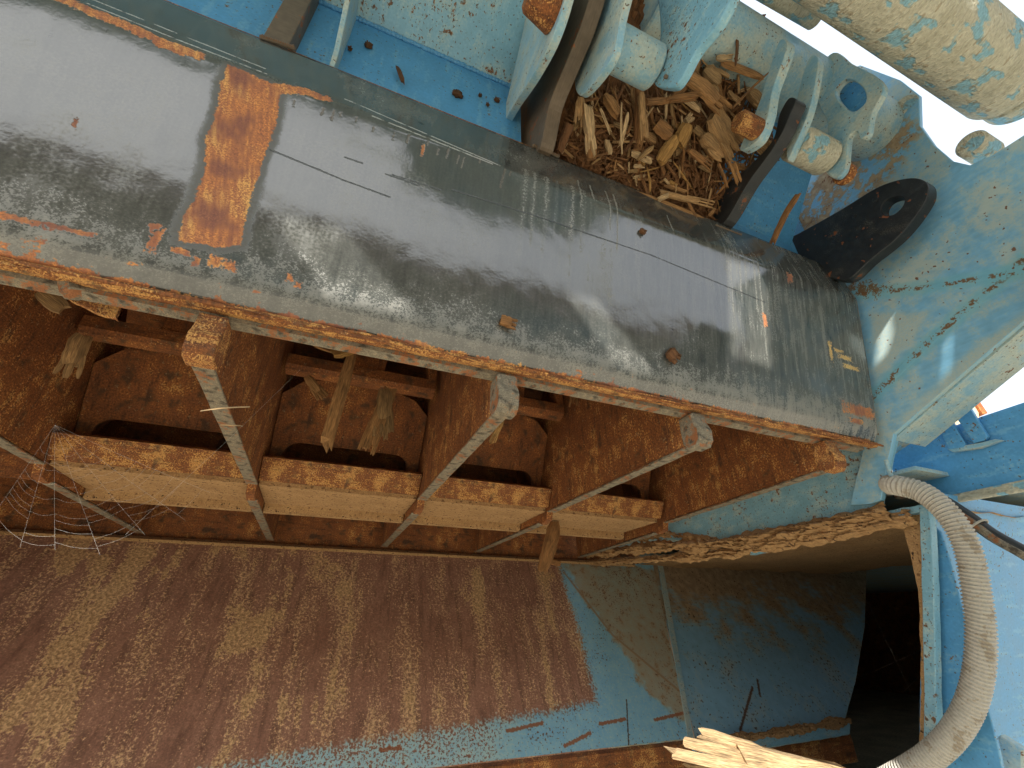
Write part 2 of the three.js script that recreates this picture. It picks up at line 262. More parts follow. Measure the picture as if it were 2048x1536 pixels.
// ------------------------------------------------------------------ hinged steel flap (the long black panel)
const FA = { y: 1.60, z: -1.03 }, FB = { y: 0.867, z: -1.2 }, FC = { y: 0.812, z: -1.238 }, FD = { y: 1.86, z: -1.065 };
const PANEL = PT(FB.y, FB.z, FA.y, FA.z), XL = -1.75, XR = 2.53;
const flap = thing('steel_flap', 'long glossy black steel flap with a scraped orange rust patch', 'flap', V(0.4, 0.8, -1.2));
{
  // profile from the lip edge up to the top edge, arcs at the folds; w = running length
  const prof = [], add = (y, z) => prof.push([y, z]); const line = (a, b, n) => { for (let i = 0; i < n; i++) add(a.y + (b.y - a.y) * i / n, a.z + (b.z - a.z) * i / n); };
  line(FC, FB, 6); line(FB, FA, 60); line(FA, FD, 20); add(FD.y, FD.z);
  for (let k = 0; k < 2; k++) for (let i = 1; i < prof.length - 1; i++) if ((i > 3 && i < 9) || (i > 63 && i < 69)) { prof[i] = [(prof[i - 1][0] + 2 * prof[i][0] + prof[i + 1][0]) / 4, (prof[i - 1][1] + 2 * prof[i][1] + prof[i + 1][1]) / 4]; }
  const len = [0]; for (let i = 1; i < prof.length; i++) len.push(len[i - 1] + Math.hypot(prof[i][0] - prof[i - 1][0], prof[i][1] - prof[i - 1][1])); const LW = len[len.length - 1], WB = 0.067, WA = WB + Math.hypot(FA.y - FB.y, FA.z - FB.z);
  const nx = 520, pos = [], uv = [], idx = [], T = 0.012, rows = prof.length;
  for (const side of [0, 1]) for (let j = 0; j < rows; j++) for (let i = 0; i <= nx; i++) {
    const x = XL + (XR - XL) * i / nx, a = prof[Math.max(0, j - 1)], b = prof[Math.min(rows - 1, j + 1)], l = Math.hypot(b[0] - a[0], b[1] - a[1]), ny = -(b[1] - a[1]) / l * -1, nz = (b[0] - a[0]) / l;
    const dent = 0.0022 * fb(x * 1.1 / 8, len[j] * 1.6 / 8, 8, 8, 3, 8) + 0.0004 * fb(x * 9 / 64, len[j] * 9 / 64, 64, 64, 2, 18), d = side ? -T : dent;
    pos.push(x, prof[j][0] - (b[1] - a[1]) / l * d, prof[j][1] + nz * d); uv.push((x - XL) / (XR - XL), len[j] / LW);
  }
  const O = rows * (nx + 1); for (let j = 0; j + 1 < rows; j++) for (let i = 0; i < nx; i++) { const a = j * (nx + 1) + i, b = a + 1, c = a + nx + 1, d = c + 1; idx.push(a, b, c, b, d, c, O + a, O + c, O + b, O + b, O + c, O + d); }
  for (let i = 0; i < nx; i++) { const a = i, b = i + 1, c = (rows - 1) * (nx + 1) + i, d = c + 1; idx.push(a, O + a, b, b, O + a, O + b, c, d, O + c, d, O + d, O + c); }
  for (let j = 0; j + 1 < rows; j++) for (const i of [0, nx]) { const a = j * (nx + 1) + i, c = a + nx + 1; idx.push(a, c, O + a, c, O + c, O + a); }
  const g = new THREE.BufferGeometry(); g.setAttribute('position', new THREE.Float32BufferAttribute(pos, 3)); g.setAttribute('uv', new THREE.Float32BufferAttribute(uv, 2)); g.setIndex(idx); g.computeVertexNormals();
  // marks on the paint, in metres along the panel (s) and up it (t, from the lower fold)
  const TL = WA - WB, TOPP = PT(FA.y, FA.z, FD.y, FD.z);
  const q = (a, b) => at2(PANEL, a, b), Q = l => l.map(([a, b]) => q(a, b));
  const patch = Q([[455, 128], [565, 178], [553, 250], [525, 330], [512, 370], [492, 440], [482, 490], [445, 497], [355, 482], [362, 440], [385, 400], [410, 330], [408, 280], [432, 225], [440, 170]]);
  const foldRust = [[[70, -30], [300, 72]], [[318, 84], [398, 112]], [[555, 178], [600, 180]], [[612, 184], [652, 196]]].map(Q);
  const scars = [[[905, 380], [1080, 435], [1300, 510], [1530, 605]], [[770, 348], [840, 372]], [[690, 315], [725, 327]], [[785, 350], [880, 380]], [[540, 300], [690, 362], [780, 395]]].map(Q);
  const paleScratches = [[[165, -8], [350, 66], [530, 138]], [[175, 8], [350, 78], [532, 148]], [[690, 199], [1000, 330]], [[745, 232], [985, 326]]].map(l => l.map(([a, b]) => { const p = hit(TOPP, a, b), w = uvOf(TOPP, p); return new THREE.Vector2(w.x, TL + w.y); }));  // pale worn scratch lines just above the upper fold
  const dashes = []; { const r = rng(4); for (let a = 590; a < 1040; a += 6 + r() * 16) { const b = 190 + (a - 590) * 0.345 + r() * 10; if (r() < 0.75) { const l = 6 + r() * (r() < 0.2 ? 40 : 16); dashes.push([...Q([[a, b], [a - l * 0.28, b + l]]), 0.0012 + 0.002 * r()]); } } }
  const chips = [[1662, 705, 3, 18, 1], [1678, 702, 9, 3, 1], [1690, 715, 12, 5, 1], [1704, 736, 14, 4, 1], [1720, 822, 26, 10, 0], [1712, 842, 14, 5, 0], [1530, 640, 4, 12, 0], [1580, 555, 5, 9, 0], [310, 453, 13, 7, 0], [308, 480, 12, 22, 0], [360, 502, 22, 6, 0], [395, 522, 8, 9, 0], [430, 524, 14, 12, 0], [460, 530, 14, 10, 0], [580, 555, 8, 7, 0], [596, 570, 7, 6, 0], [150, 245, 6, 12, 0], [40, 440, 70, 8, 0], [130, 458, 60, 5, 0], [845, 300, 3, 10, 0]].map(([a, b, w, h, k]) => { const c = q(a, b), e = q(a + w, b), f = q(a, b + h); return [c.x, c.y, Math.abs(e.x - c.x), Math.abs(f.y - c.y), k]; });
  const hole = Q([[846, 232], [1288, 413]]);
  const drips = []; { const r = rng(12); const dr = (a, b, l, w, k) => { const p = q(a, b); drips.push([p.x, p.y, l, w, k]); }; for (const a of [1165, 1190, 1222, 1236, 1345]) dr(a, 345 + (a - 1165) * 0.4, 0.12 + r() * 0.25, 0.006, 0.8); for (let i = 0; i < 60; i++) { const a = 1450 + r() * 280; dr(a, 440 + (a - 1450) * 0.45 + r() * 60, 0.2 + r() * 0.5, 0.003 + r() * 0.008, 0.1 + 0.22 * r()); } for (let i = 0; i < 26; i++) { const a = 1050 + r() * 240; dr(a, 330 + (a - 1050) * 0.36, 0.2 + r() * 0.4, 0.006 + r() * 0.02, 0.12 + 0.15 * r()); } }
  const set = texSet(2048, 1024, (u, v) => {
    const s = XL + (XR - XL) * u, t = v * LW - WB;                     // t 0 = lower fold, TL = upper fold
    const n1 = N2(s, t, 3, 5, 1), n2 = N2(s, t, 20, 4, 5), n3 = N2(s, t, 110, 3, 9), n5 = N2(s, t, 260, 2, 19), vs = N2(s, t * 0.06, 26, 4, 13), fine = N2(s, t * 0.12, 90, 2, 15);
    let k = [52, 55, 55].map(x => x * (1 + 0.06 * n2)), r = 0.10 + 0.02 * n2, h = 0.6 + 0.07 * n2 + 0.05 * N2(s, t, 7, 2, 44) + 0.012 * n3;
    // grey dust film in smears and runs
    let du = 0.17 + 0.15 * ss(-0.9, 0.6, n1 * 0.5 + n2 * 0.35 + 0.3 * n3 + 0.4 * n5 - ss(0.3, 0.6, t + 0.1 * n1) * 0.7) + 0.07 * n1 + 0.1 * vs + 0.07 * fine + 0.06 * n3 + 0.16 * ss(0.1, 0.6, n1 + 0.4 * n3);
    du += 0.35 * ss(0.6, 2.4, s) * (0.5 + 0.6 * vs + 0.5 * fine);
    const cr = ss(-0.25, 1.0, n2 * 0.5 + n3 * 0.35 + n5 * 0.5 + 0.62 - Math.abs(t - 0.02) * 7); du += 0.5 * cr;
    if (t > TL) du += 0.06 + 0.1 * n1;
    for (const [x, y, l, w, c] of drips) { const e = Math.abs(s - x + 0.004 * n2); if (e < w && t < y && t > y - l) du += c * (1 - e / w) * (0.5 + 0.9 * Math.max(0, n3 + 0.4)) * ss(0, 0.05, t - y + l); }
    du = cl(du); k = mix3(k, [178, 174, 162], du * 0.72); r += ss(0.26, 1.05, du) * 0.5; h += 0.05 * du * n3;
    // scratches
    for (const L of scars) { const d = lineDist(s, t, L); if (d < 0.004) { const m = 1 - ss(0.0008, 0.003, d + 0.002 * n3 + 0.0015 * n2); k = mix3(k, [26, 25, 24], 0.85 * m); h -= 0.3 * m; r += 0.2 * m; } }
    for (const [a, b, w] of dashes) { const d = segDist(s, t, a, b); if (d < 0.012) { const m = 1 - ss(w, w + 0.002, d + 0.004 * n3); k = mix3(k, [88, 74, 56], 0.8 * m); h -= 0.3 * m; r += 0.3 * m; } }
    for (const c of hole) { const d = Math.hypot(s - c.x, (t - c.y)); const m = 1 - ss(0.008, 0.011, d); k = mix3(k, [14, 13, 12], m); h -= 0.6 * m; }
    for (const L of paleScratches) { const d = lineDist(s, t, L); if (d < 0.02) { const m = (1 - ss(0.002, 0.005, d + 0.002 * n3)) * ss(-0.3, 0.1, n2 + 0.3 * n3 + 0.2); k = mix3(k, [196, 198, 198], 0.8 * m); r += 0.2 * m; } }
    // bare rust
    let rm = 0; const pd = polyDist(s, t, patch) + 0.006 * n3 + 0.008 * n2; const ring = ss(-0.03, -0.006, pd) * (1 - ss(0, 0.004, pd)); k = mix3(k, [70, 68, 58], ring * ss(-0.1, 0.4, n3 + 0.3) * 0.9); r += 0.4 * ring;
    rm = Math.max(rm, ss(0, 0.003, pd));
    for (const L of foldRust) { const d = 0.02 - lineDist(s, t, L) + 0.014 * n2 + 0.006 * n3; rm = Math.max(rm, ss(0, 0.003, d)); }
    let yl = 0;
    for (const [x, y, w, hh, kk] of chips) { const d = 1 - Math.max(Math.abs(s - x) / w, Math.abs(t - y) / hh) + 0.7 * n3 + 0.5 * n2; const m = ss(0, 0.12, d); rm = Math.max(rm, m * (Math.abs(s - x) < 3 * w ? 1 : 0)); if (kk) yl = Math.max(yl, m); }
    // flaking along the lower lip
    const lp = ss(0.30, 0.36, n2 * 0.55 + n3 * 0.3 + n1 * 0.35 + (t < -0.03 ? -0.06 + ss(-0.045, -0.066, t) * 0.5 : -0.05 - Math.abs(t + 0.01) * 9) + (s < -0.2 ? 0.08 : 0)); rm = Math.max(rm, lp * ss(0.03, -0.01, t));
    if (rm > 0) {
      const g1 = N2(s, t + s * 0.25, 6, 4, 33), g2 = N2(s * 3 + t * 0.6, t * 0.4, 26, 4, 37);
      let c = mix3([146, 82, 50], [206, 132, 62], cl(0.5 + 0.6 * g2 + 0.3 * n3 + 0.4 * n5)); c = mix3(c, [216, 174, 98], ss(0.0, 0.7, g1 + 0.35 * n3 + 0.5 * n5 + 0.3 * g2) * 0.75); c = mix3(c, [112, 62, 52], ss(0.1, 0.6, N2(s, t, 9, 3, 41) + 0.3 * n3 + 0.5 * n5 - 0.2 * g2) * 0.7); c = mix3(c, [216, 186, 116], yl * 0.8);
      k = mix3(k, c.map(x => x * (1 + 0.12 * n3 + 0.2 * n5)), rm); r += (0.82 - r) * rm; h = h * (1 - rm) + rm * (0.22 + 0.2 * n3);
    }
    return [k, r, h];
  }, { wrap: false });
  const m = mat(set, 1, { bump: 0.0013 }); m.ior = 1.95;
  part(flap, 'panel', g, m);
  // flat bar welded behind the lip, flaking rust on its lower edge
  part(flap, 'lip_bar', sweepX([[-1.238, 0.815], [-1.236, 0.800], [-1.25, 0.793], [-1.275, 0.797], [-1.275, 0.815]], XL, 2.56, { rough: 0.001, bevel: 0.003 }), M.rustYellow, 'rust flaked lower edge bar');
  { const gs = [], r = rng(31); for (let i = 0; i < 90; i++) { const x = XL + r() * (XR - XL), L = 0.04 + r() * 0.2, y = 0.806 - r() * 0.012; gs.push(woodGeo(V(x, y, -1.236 + r() * 0.004), V(x + L, y + (r() - 0.5) * 0.008, -1.236 + r() * 0.004), 0.006 + r() * 0.008, 0.003 + r() * 0.004, i + 900, 5, V(0, -0.3, 1))); } const o = part(flap, 'rust_scale', mergeGeometries(gs), M.rust); o.userData.kind = 'stuff'; }
  part(flap, 'inner_bar', sweepX([[-1.277, 0.80], [-1.277, 0.783], [-1.315, 0.778], [-1.315, 0.80]], XL, 2.5, { rough: 0.002, bevel: 0.004 }), M.edge);
  // hinge arms: side face and thick front edge
  const arm = (x, th, list, m, holes = [], nm = 'hinge_arm') => part(flap, nm, plate(PX(x), list, th, { bevel: 0.004, smooth: 90, holes: holes.map(h => smooth(pix(PX(x), h), 32)) }), m);
  arm(0.555, 0.065, [[1078, 298], [1100, 205], [1130, 130], [1165, 40], [1190, -60], [1120, -60], [1075, 80], [1040, 170], [1000, 250], [1028, 268]], M.brown);
  arm(1.64, 0.07, [[1440, 452], [1500, 360], [1545, 298], [1566, 262], [1582, 225], [1592, 200], [1578, 196], [1560, 225], [1545, 280], [1500, 330], [1400, 420]], M.black);
  arm(2.40, 0.07, [[1690, 560], [1740, 520], [1800, 470], [1840, 420], [1856, 390], [1855, 368], [1838, 357], [1810, 357], [1760, 372], [1680, 420], [1600, 465], [1560, 488]], M.black, [[[1762, 418], [1770, 402], [1790, 393], [1808, 398], [1805, 412], [1788, 428], [1770, 430]]], 'hinge_lug');
  part(flap, 'bolt_hole', cyl(hit(PX(2.398), 1750, 399), hit(PX(2.398), 1750, 399).add(V(0.004, 0, 0)), 0.014, { ch: 0.001, seg: 20 }), M.black);
  part(flap, 'bolt_hole', cyl(hit(PX(2.398), 1708, 432), hit(PX(2.398), 1708, 432).add(V(0.004, 0, 0)), 0.012, { ch: 0.001, seg: 20 }), M.black);
  // post at the left: square bar, its right side in view
  const pz = -1.075, pl = hit(PZ(pz), 532, 60), pr = hit(PZ(pz), 580, 85);
  part(flap, 'post', extrude(PZ(pz), [[pl.x, 1.84], [pr.x, 1.84], [pr.x, 2.6], [pl.x, 2.6]].map(p => new THREE.Vector2(...p)), 0.16, { bevel: 0.004 }), M.brown);
  // weld beads at the feet of the arms
  const weld = (a, b, m) => { const gs = [], n = 14; for (let i = 0; i < n; i++) gs.push(clod(a.clone().lerp(b, i / (n - 1)), 0.009, i * 7, V(1.2, 0.8, 1), 1)); part(flap, 'weld_bead', mergeGeometries(gs), m); };
  weld(hit(PZ(-1.062), 525, 75), hit(PZ(-1.062), 585, 95), M.edge); weld(hit(PZ(-1.062), 1068, 292), hit(PZ(-1.062), 1115, 312), M.edge); weld(hit(PZ(-1.062), 1432, 452), hit(PZ(-1.062), 1480, 470), M.edge);
}

// ------------------------------------------------------------------ rusty comb grate under the flap
const grate = thing('comb_grate', 'rusty steel comb grate with ribs and cross bars under the flap', 'grate', V(0.5, 0.6, -2.7));
const RIBS = [-1.31, -0.42, 0.495, 1.37, 2.2], RT = 0.045;
{
  const ribProf = [[-1.315, 0.83], [-1.30, 0.70], [-1.285, 0.668], [-1.31, 0.655], [-2.60, 0.66], [-2.66, 0.655], [-2.68, 0.60], [-2.76, 0.585], [-2.80, 0.61], [-4.24, 0.60], [-4.24, 1.2], [-2.95, 1.25], [-2.6, 1.62], [-1.7, 1.66], [-1.33, 1.2]];
  RIBS.forEach((x, i) => {
    const turn = i === 4 ? 0.1 : 0;
    const g = sweepX(ribProf, x - RT / 2, x + RT / 2, { rough: 0.0022, step: 0.035, seed: i * 3.3, bevel: 0.004 });
    if (turn) { g.translate(-x, 0, 1.3); g.rotateY(-turn); g.translate(x, 0, -1.3); }
    const rib = part(grate, 'rib', g, i % 2 ? M.rust : M.rustYellow.clone());
    rib.material = M.rust;
    // worn lower edge strip and the tooth that hangs at the front
    const e = sweepX([[-1.29, 0.654], [-1.30, 0.643], [-2.64, 0.645], [-2.66, 0.654]], x - RT / 2 - 0.006, x + RT / 2 + 0.006, { rough: 0.002, step: 0.03, seed: i * 5, bevel: 0.003 });
    const e2 = sweepX([[-2.81, 0.603], [-2.82, 0.594], [-4.22, 0.588], [-4.22, 0.598]], x - RT / 2 - 0.004, x + RT / 2 + 0.004, { rough: 0.002, step: 0.03, seed: i * 5, bevel: 0.003 });
    for (const k of [e, e2]) if (turn) { k.translate(-x, 0, 1.3); k.rotateY(-turn); k.translate(x, 0, -1.3); }
    part(rib, 'edge_strip', mergeGeometries([e, e2]), M.edge);
    part(rib, 'tooth', sweepX([[-1.255, 0.778], [-1.25, 0.735], [-1.235, 0.70], [-1.24, 0.655], [-1.262, 0.632], [-1.31, 0.632], [-1.335, 0.66], [-1.335, 0.778]], x + 0.0 - 0.036, x + 0.042, { rough: 0.002, step: 0.02, seed: i, bevel: 0.007 }), i === 4 || i === 1 ? M.rustYellow : M.edge);
  });
  for (let i = 0; i < 4; i++) {
    const a = RIBS[i] + RT / 2 + 0.004, b = RIBS[i + 1] - RT / 2 - 0.004 + (i === 3 ? 0.1 : 0);
    part(grate, 'cross_bar', sweepX([[-2.635, 0.668], [-2.565, 0.780], [-2.60, 0.800], [-2.67, 0.69]], a, b, { rough: 0.0015, bevel: 0.004, seed: i }), M.rustYellow, 'rust speckled cross bar');
    part(grate, 'soffit_plate', sweepX([[-2.675, 0.655], [-3.10, 0.648], [-3.11, 0.60], [-3.15, 0.598], [-3.155, 0.68], [-2.675, 0.682]], a, b, { rough: 0.0015, bevel: 0.004, seed: i + 7 }), M.mud, 'mud coated lower flange');
    // arched back plate with a long rounded slot
    const P = PT(0.83, -2.745, 1.30, -2.55), w = b - a, top = 0.50, sl = [];
    const pts = [[a, -0.02], [b, -0.02], [b, top - 0.12], [b - 0.10, top - 0.03], [b - 0.22, top], [a + 0.22, top], [a + 0.10, top - 0.03], [a, top - 0.12]].map(p => new THREE.Vector2(...p));
    const y0 = 0.012, y1 = 0.105, r = 0.085; for (const [cx, s0, s1] of [[b - 0.07 - r, 0, 90], [a + 0.07 + r, 90, 180]]) for (let k = 0; k <= 8; k++) { const t = (s0 + (s1 - s0) * k / 8) * Math.PI / 180; sl.push(new THREE.Vector2(cx + r * Math.cos(t), y0 + (y1 - y0) * Math.sin(t))); }
    const bp = part(grate, 'back_plate', extrude(P, pts, 0.07, { holes: [sl], bevel: 0.004 }), M.rustDark);
    // bar of the inner comb with its lug, above the back plate
    const z = -2.32; part(grate, 'inner_comb_bar', mergeGeometries([sweepX([[z, 1.20], [z + 0.02, 1.225], [z + 0.02, 1.285], [z - 0.06, 1.30], [z - 0.06, 1.195]], a + 0.02, b - 0.02, { rough: 0.002, bevel: 0.005, seed: i + 2 }), extrude(PZ(z + 0.01), [[a + w * 0.5 - 0.1, 1.27], [a + w * 0.5 + 0.1, 1.27], [a + w * 0.5 + 0.13, 1.62], [a + w * 0.5 - 0.06, 1.62]].map(p => new THREE.Vector2(...p)), 0.05, { bevel: 0.005 }), extrude(PZ(z + 0.012), [[b - 0.06, 1.22], [b - 0.02, 1.22], [b - 0.02, 1.62], [b - 0.12, 1.62]].map(p => new THREE.Vector2(...p)), 0.05, { bevel: 0.005 })]), M.rustDark);
    part(bp, 'rub_strip', sweepX([[-2.52, 1.315], [-2.50, 1.335], [-2.50, 1.375], [-2.60, 1.38]], a, b, { rough: 0.004, bevel: 0.004, seed: i }), M.rustDark);
  }
  // housing that closes the grate off at the back and above
  part(grate, 'housing_plate', sweepX([[-1.36, 1.70], [-3.2, 1.70], [-3.2, 1.72], [-1.36, 1.72]], -2.6, 2.6, { bevel: 0.002 }), M.rustDark);
  part(grate, 'housing_plate', sweepX([[-3.17, 0.69], [-3.17, 1.70], [-3.19, 1.70], [-3.19, 0.69]], -2.6, 2.6, { bevel: 0.002 }), M.rustDark);
  part(grate, 'housing_plate', sweepX([[-4.30, 0.40], [-4.30, 1.24], [-4.32, 1.24], [-4.32, 0.40]], -2.6, 3.3, { bevel: 0.002 }), M.rustDark);
  part(grate, 'housing_plate', sweepX([[-3.195, 1.26], [-4.29, 1.26], [-4.29, 1.28], [-3.195, 1.28]], -2.6, 3.3, { bevel: 0.002 }), M.rustDark);
  part(grate, 'unseen_end_wall', extrude(PX(-2.64), [[-4.3, -1.2], [-1.3, -0.2], [-1.3, 1.7], [-4.3, 1.7]].map(p => new THREE.Vector2(...p)), 0.02), M.rustDark);  // unseen, out of view; stops sun leaking in past the left end
  // torn tab hanging at the left tooth
  { const P = PZ(-1.33); part(grate, 'torn_tab', plate(P, [[120, 585], [150, 560], [210, 585], [240, 605], [235, 640], [190, 625], [140, 600]], 0.012, { rough: 0.004, step: 0.012, holes: [smooth(pix(P, [[196, 598], [206, 594], [206, 602], [197, 604]]), 12)] }), M.rustYellow, 'torn rusty tab with a hole'); }
  part(grate, 'stub_bracket', cyl(hit(PZ(-1.29), 140, 548), hit(PZ(-1.29), 150, 590), 0.03, { seg: 6, ch: 0.004 }), M.edge);
}

// ------------------------------------------------------------------ sloping ramp plate below the grate
const RAMP = PT(0.57 - 0.883, -4.3 + 0.469, 0.57, -4.3), rq = (a, b) => at2(RAMP, a, b), RQ = l => l.map(([a, b]) => rq(a, b));
const ramp = thing('ramp_plate', 'broad rust brown sloping plate with muddy runs and flaked blue border', 'ramp', V(0.5, -1.0, -3.6));
{
  const s0 = -2.6, s1 = 3.8, t1 = rq(530, 1087).y, edge = RQ([[700, 1566], [1130, 1512], [1385, 1477]]), t0 = edge[2].y, t00 = t0 - 0.6;
  const paintB = RQ([[-300, 1640], [300, 1575], [600, 1510], [800, 1478], [1020, 1440], [1110, 1425], [1195, 1405], [1180, 1340], [1155, 1240], [1130, 1170], [1120, 1120], [1115, 1090]]).concat([new THREE.Vector2(6, 1), new THREE.Vector2(6, -3), new THREE.Vector2(-4, -3)]);
  const dustB = RQ([[1120, 1110], [1330, 1140], [1345, 1290], [1388, 1460], [1300, 1400], [1270, 1370], [1215, 1260], [1150, 1185]]), crease = RQ([[1128, 1145], [1225, 1270], [1380, 1400]]), seam = RQ([[1253, 1400], [1258, 1500]]);
  const scr = [[[1015, 1462], [1085, 1446]], [[1200, 1448], [1250, 1438]], [[760, 1500], [800, 1496]], [[1130, 1492], [1180, 1466]], [[1310, 1440], [1375, 1424]]].map(RQ);
  const set = texSet(2048, 1024, (u, v) => {
    const s = s0 + (s1 - s0) * u, t = t00 + (t1 - t00) * v;
    const n1 = N2(s, t, 2, 5, 1), n2 = N2(s, t, 12, 4, 5), n3 = N2(s, t, 55, 3, 9), n4 = N2(s, t, 120, 2, 10), run = N2(s + 0.03 * n1, t * 0.16, 6, 5, 21), run2 = N2(s, t * 0.2, 22, 3, 25);
    let k = mix3([146, 104, 86], [176, 132, 110], cl(0.5 + 0.5 * n2 + 0.4 * n1)); k = mix3(k, [104, 72, 58], ss(0.0, 0.6, run2 + 0.3 * n2 + 0.2 * n3) * 0.5);
    let r = 0.78, h = 0.4 + 0.12 * n3;
    const m = ss(-0.04, 0.5, run * 0.95 + 0.6 * n3 + 0.5 * n4 + 0.32 * n1 + 0.2 * n2 + 0.2 * run2 - 0.04 + (s < -0.3 ? 0.06 : 0)); k = mix3(k, mix3([200, 160, 116], [224, 188, 146], 0.5 + n3), m * 0.8); h += 0.3 * m * (1 + n3); r += 0.15 * m;
    { const p2 = ss(0.3, 0.36, n1 * 0.75 + run * 0.55 + 0.16 * n2 + 0.16 * n3 + 0.08 * n4 + ss(0.9, -1.6, s) * 0.14); k = mix3(k, mix3([186, 146, 102], [214, 178, 134], cl(0.5 + n3 + 0.5 * n4)), p2 * 0.75); h += 0.3 * p2; }
    k = k.map(x => x * (1 + 0.16 * n3 + 0.14 * n4));
    // paint left along the border
    const pd = polyDist(s, t, paintB), far = ss(0.02, 0.5, s - 1.2 + 0.2 * n1);
    const pm = ss(-0.04, 0.02, pd + 0.06 * n3 + 0.03 * n2) * ss(-0.06 - 0.1, 0.02, n3 * 0.9 + n4 * 0.5 + 0.02 + 0.9 * far + 0.25 * n2 + cl(pd * 1.2, 0, 0.2));
    if (pm > 0) {
      let b = mix3([164, 206, 214], [128, 184, 216], cl(0.5 * far + 0.5 * n2 + 0.3)); b = mix3(b, [206, 212, 200], ss(0.1, 0.5, n3 + 0.4 * n4 + 0.3 * (1 - far)) * 0.35);
      const dd = ss(-0.01, 0.06, polyDist(s, t, dustB) + 0.12 * n1 + 0.05 * n2); b = mix3(b, [176, 152, 118], dd * (0.75 + 0.2 * n2)); b = mix3(b, [150, 116, 82], ss(0.3, 0.5, n2 + n3 * 0.3) * dd * 0.6);
      const ch = ss(0.42, 0.47, N2(s, t, 60, 3, 61) + 0.5 * n1 + 0.3 * n2 - 0.1); b = mix3(b, [104, 64, 44], ch * 0.9);
      k = mix3(k, b, pm); h = h + (0.72 - 0.3 * ch + 0.12 * dd * n3 - h) * pm; r = r + (0.5 + 0.35 * dd - r) * pm;
    }
    { const d = lineDist(s, t, crease); if (d < 0.05) { const m2 = 1 - ss(0.004, 0.016, d + 0.005 * n2); k = mix3(k, [158, 128, 96], m2 * 0.8); h += 0.3 * m2; } }
    { const d = lineDist(s, t, seam); const m2 = 1 - ss(0.002, 0.007, d + 0.004 * n3); k = mix3(k, [70, 50, 40], m2); h -= 0.3 * m2; }
    for (const L of scr) { const d = lineDist(s, t, L); if (d < 0.05) { const m2 = 1 - ss(0.008, 0.014, d + 0.01 * n3); k = mix3(k, [150, 92, 62], m2 * 0.9); h -= 0.2 * m2; } }
    return [k, r, h];
  }, { wrap: false });
  const m = mat(set, [s1 - s0, t1 - t00], { bump: 0.004 });
  const g = extrude(RAMP, [[s0, t0], [3.02, t0], [3.50, t1], [s0, t1]].map(p => new THREE.Vector2(...p)), 0.02, { bevel: 0.003 });
  { const uv = g.attributes.uv; for (let i = 0; i < uv.count; i++) uv.setXY(i, uv.getX(i) - s0, uv.getY(i) - t00); }
  part(ramp, 'plate', g, m);
  // top ledge carrying mud, lower beam
  part(ramp, 'ledge', sweepX([[-4.26, 0.575], [-4.22, 0.55], [-4.235, 0.53], [-4.31, 0.565]], s0, 3.2, { rough: 0.004, step: 0.04, bevel: 0.004 }), M.mud);
  const e = RAMP.o.clone().addScaledVector(RAMP.v, t0 - 0.0); const ey = e.y, ez = e.z;
  part(ramp, 'lower_beam', sweepX([[ez - 0.03, ey - 0.012], [ez + 0.0, ey - 0.03], [ez + 0.0, ey - 0.30], [ez - 0.2, ey - 0.30], [ez - 0.2, ey - 0.012]], s0, 4.9, { rough: 0.003, bevel: 0.005 }), M.rust, 'rust brown beam under the ramp');
}

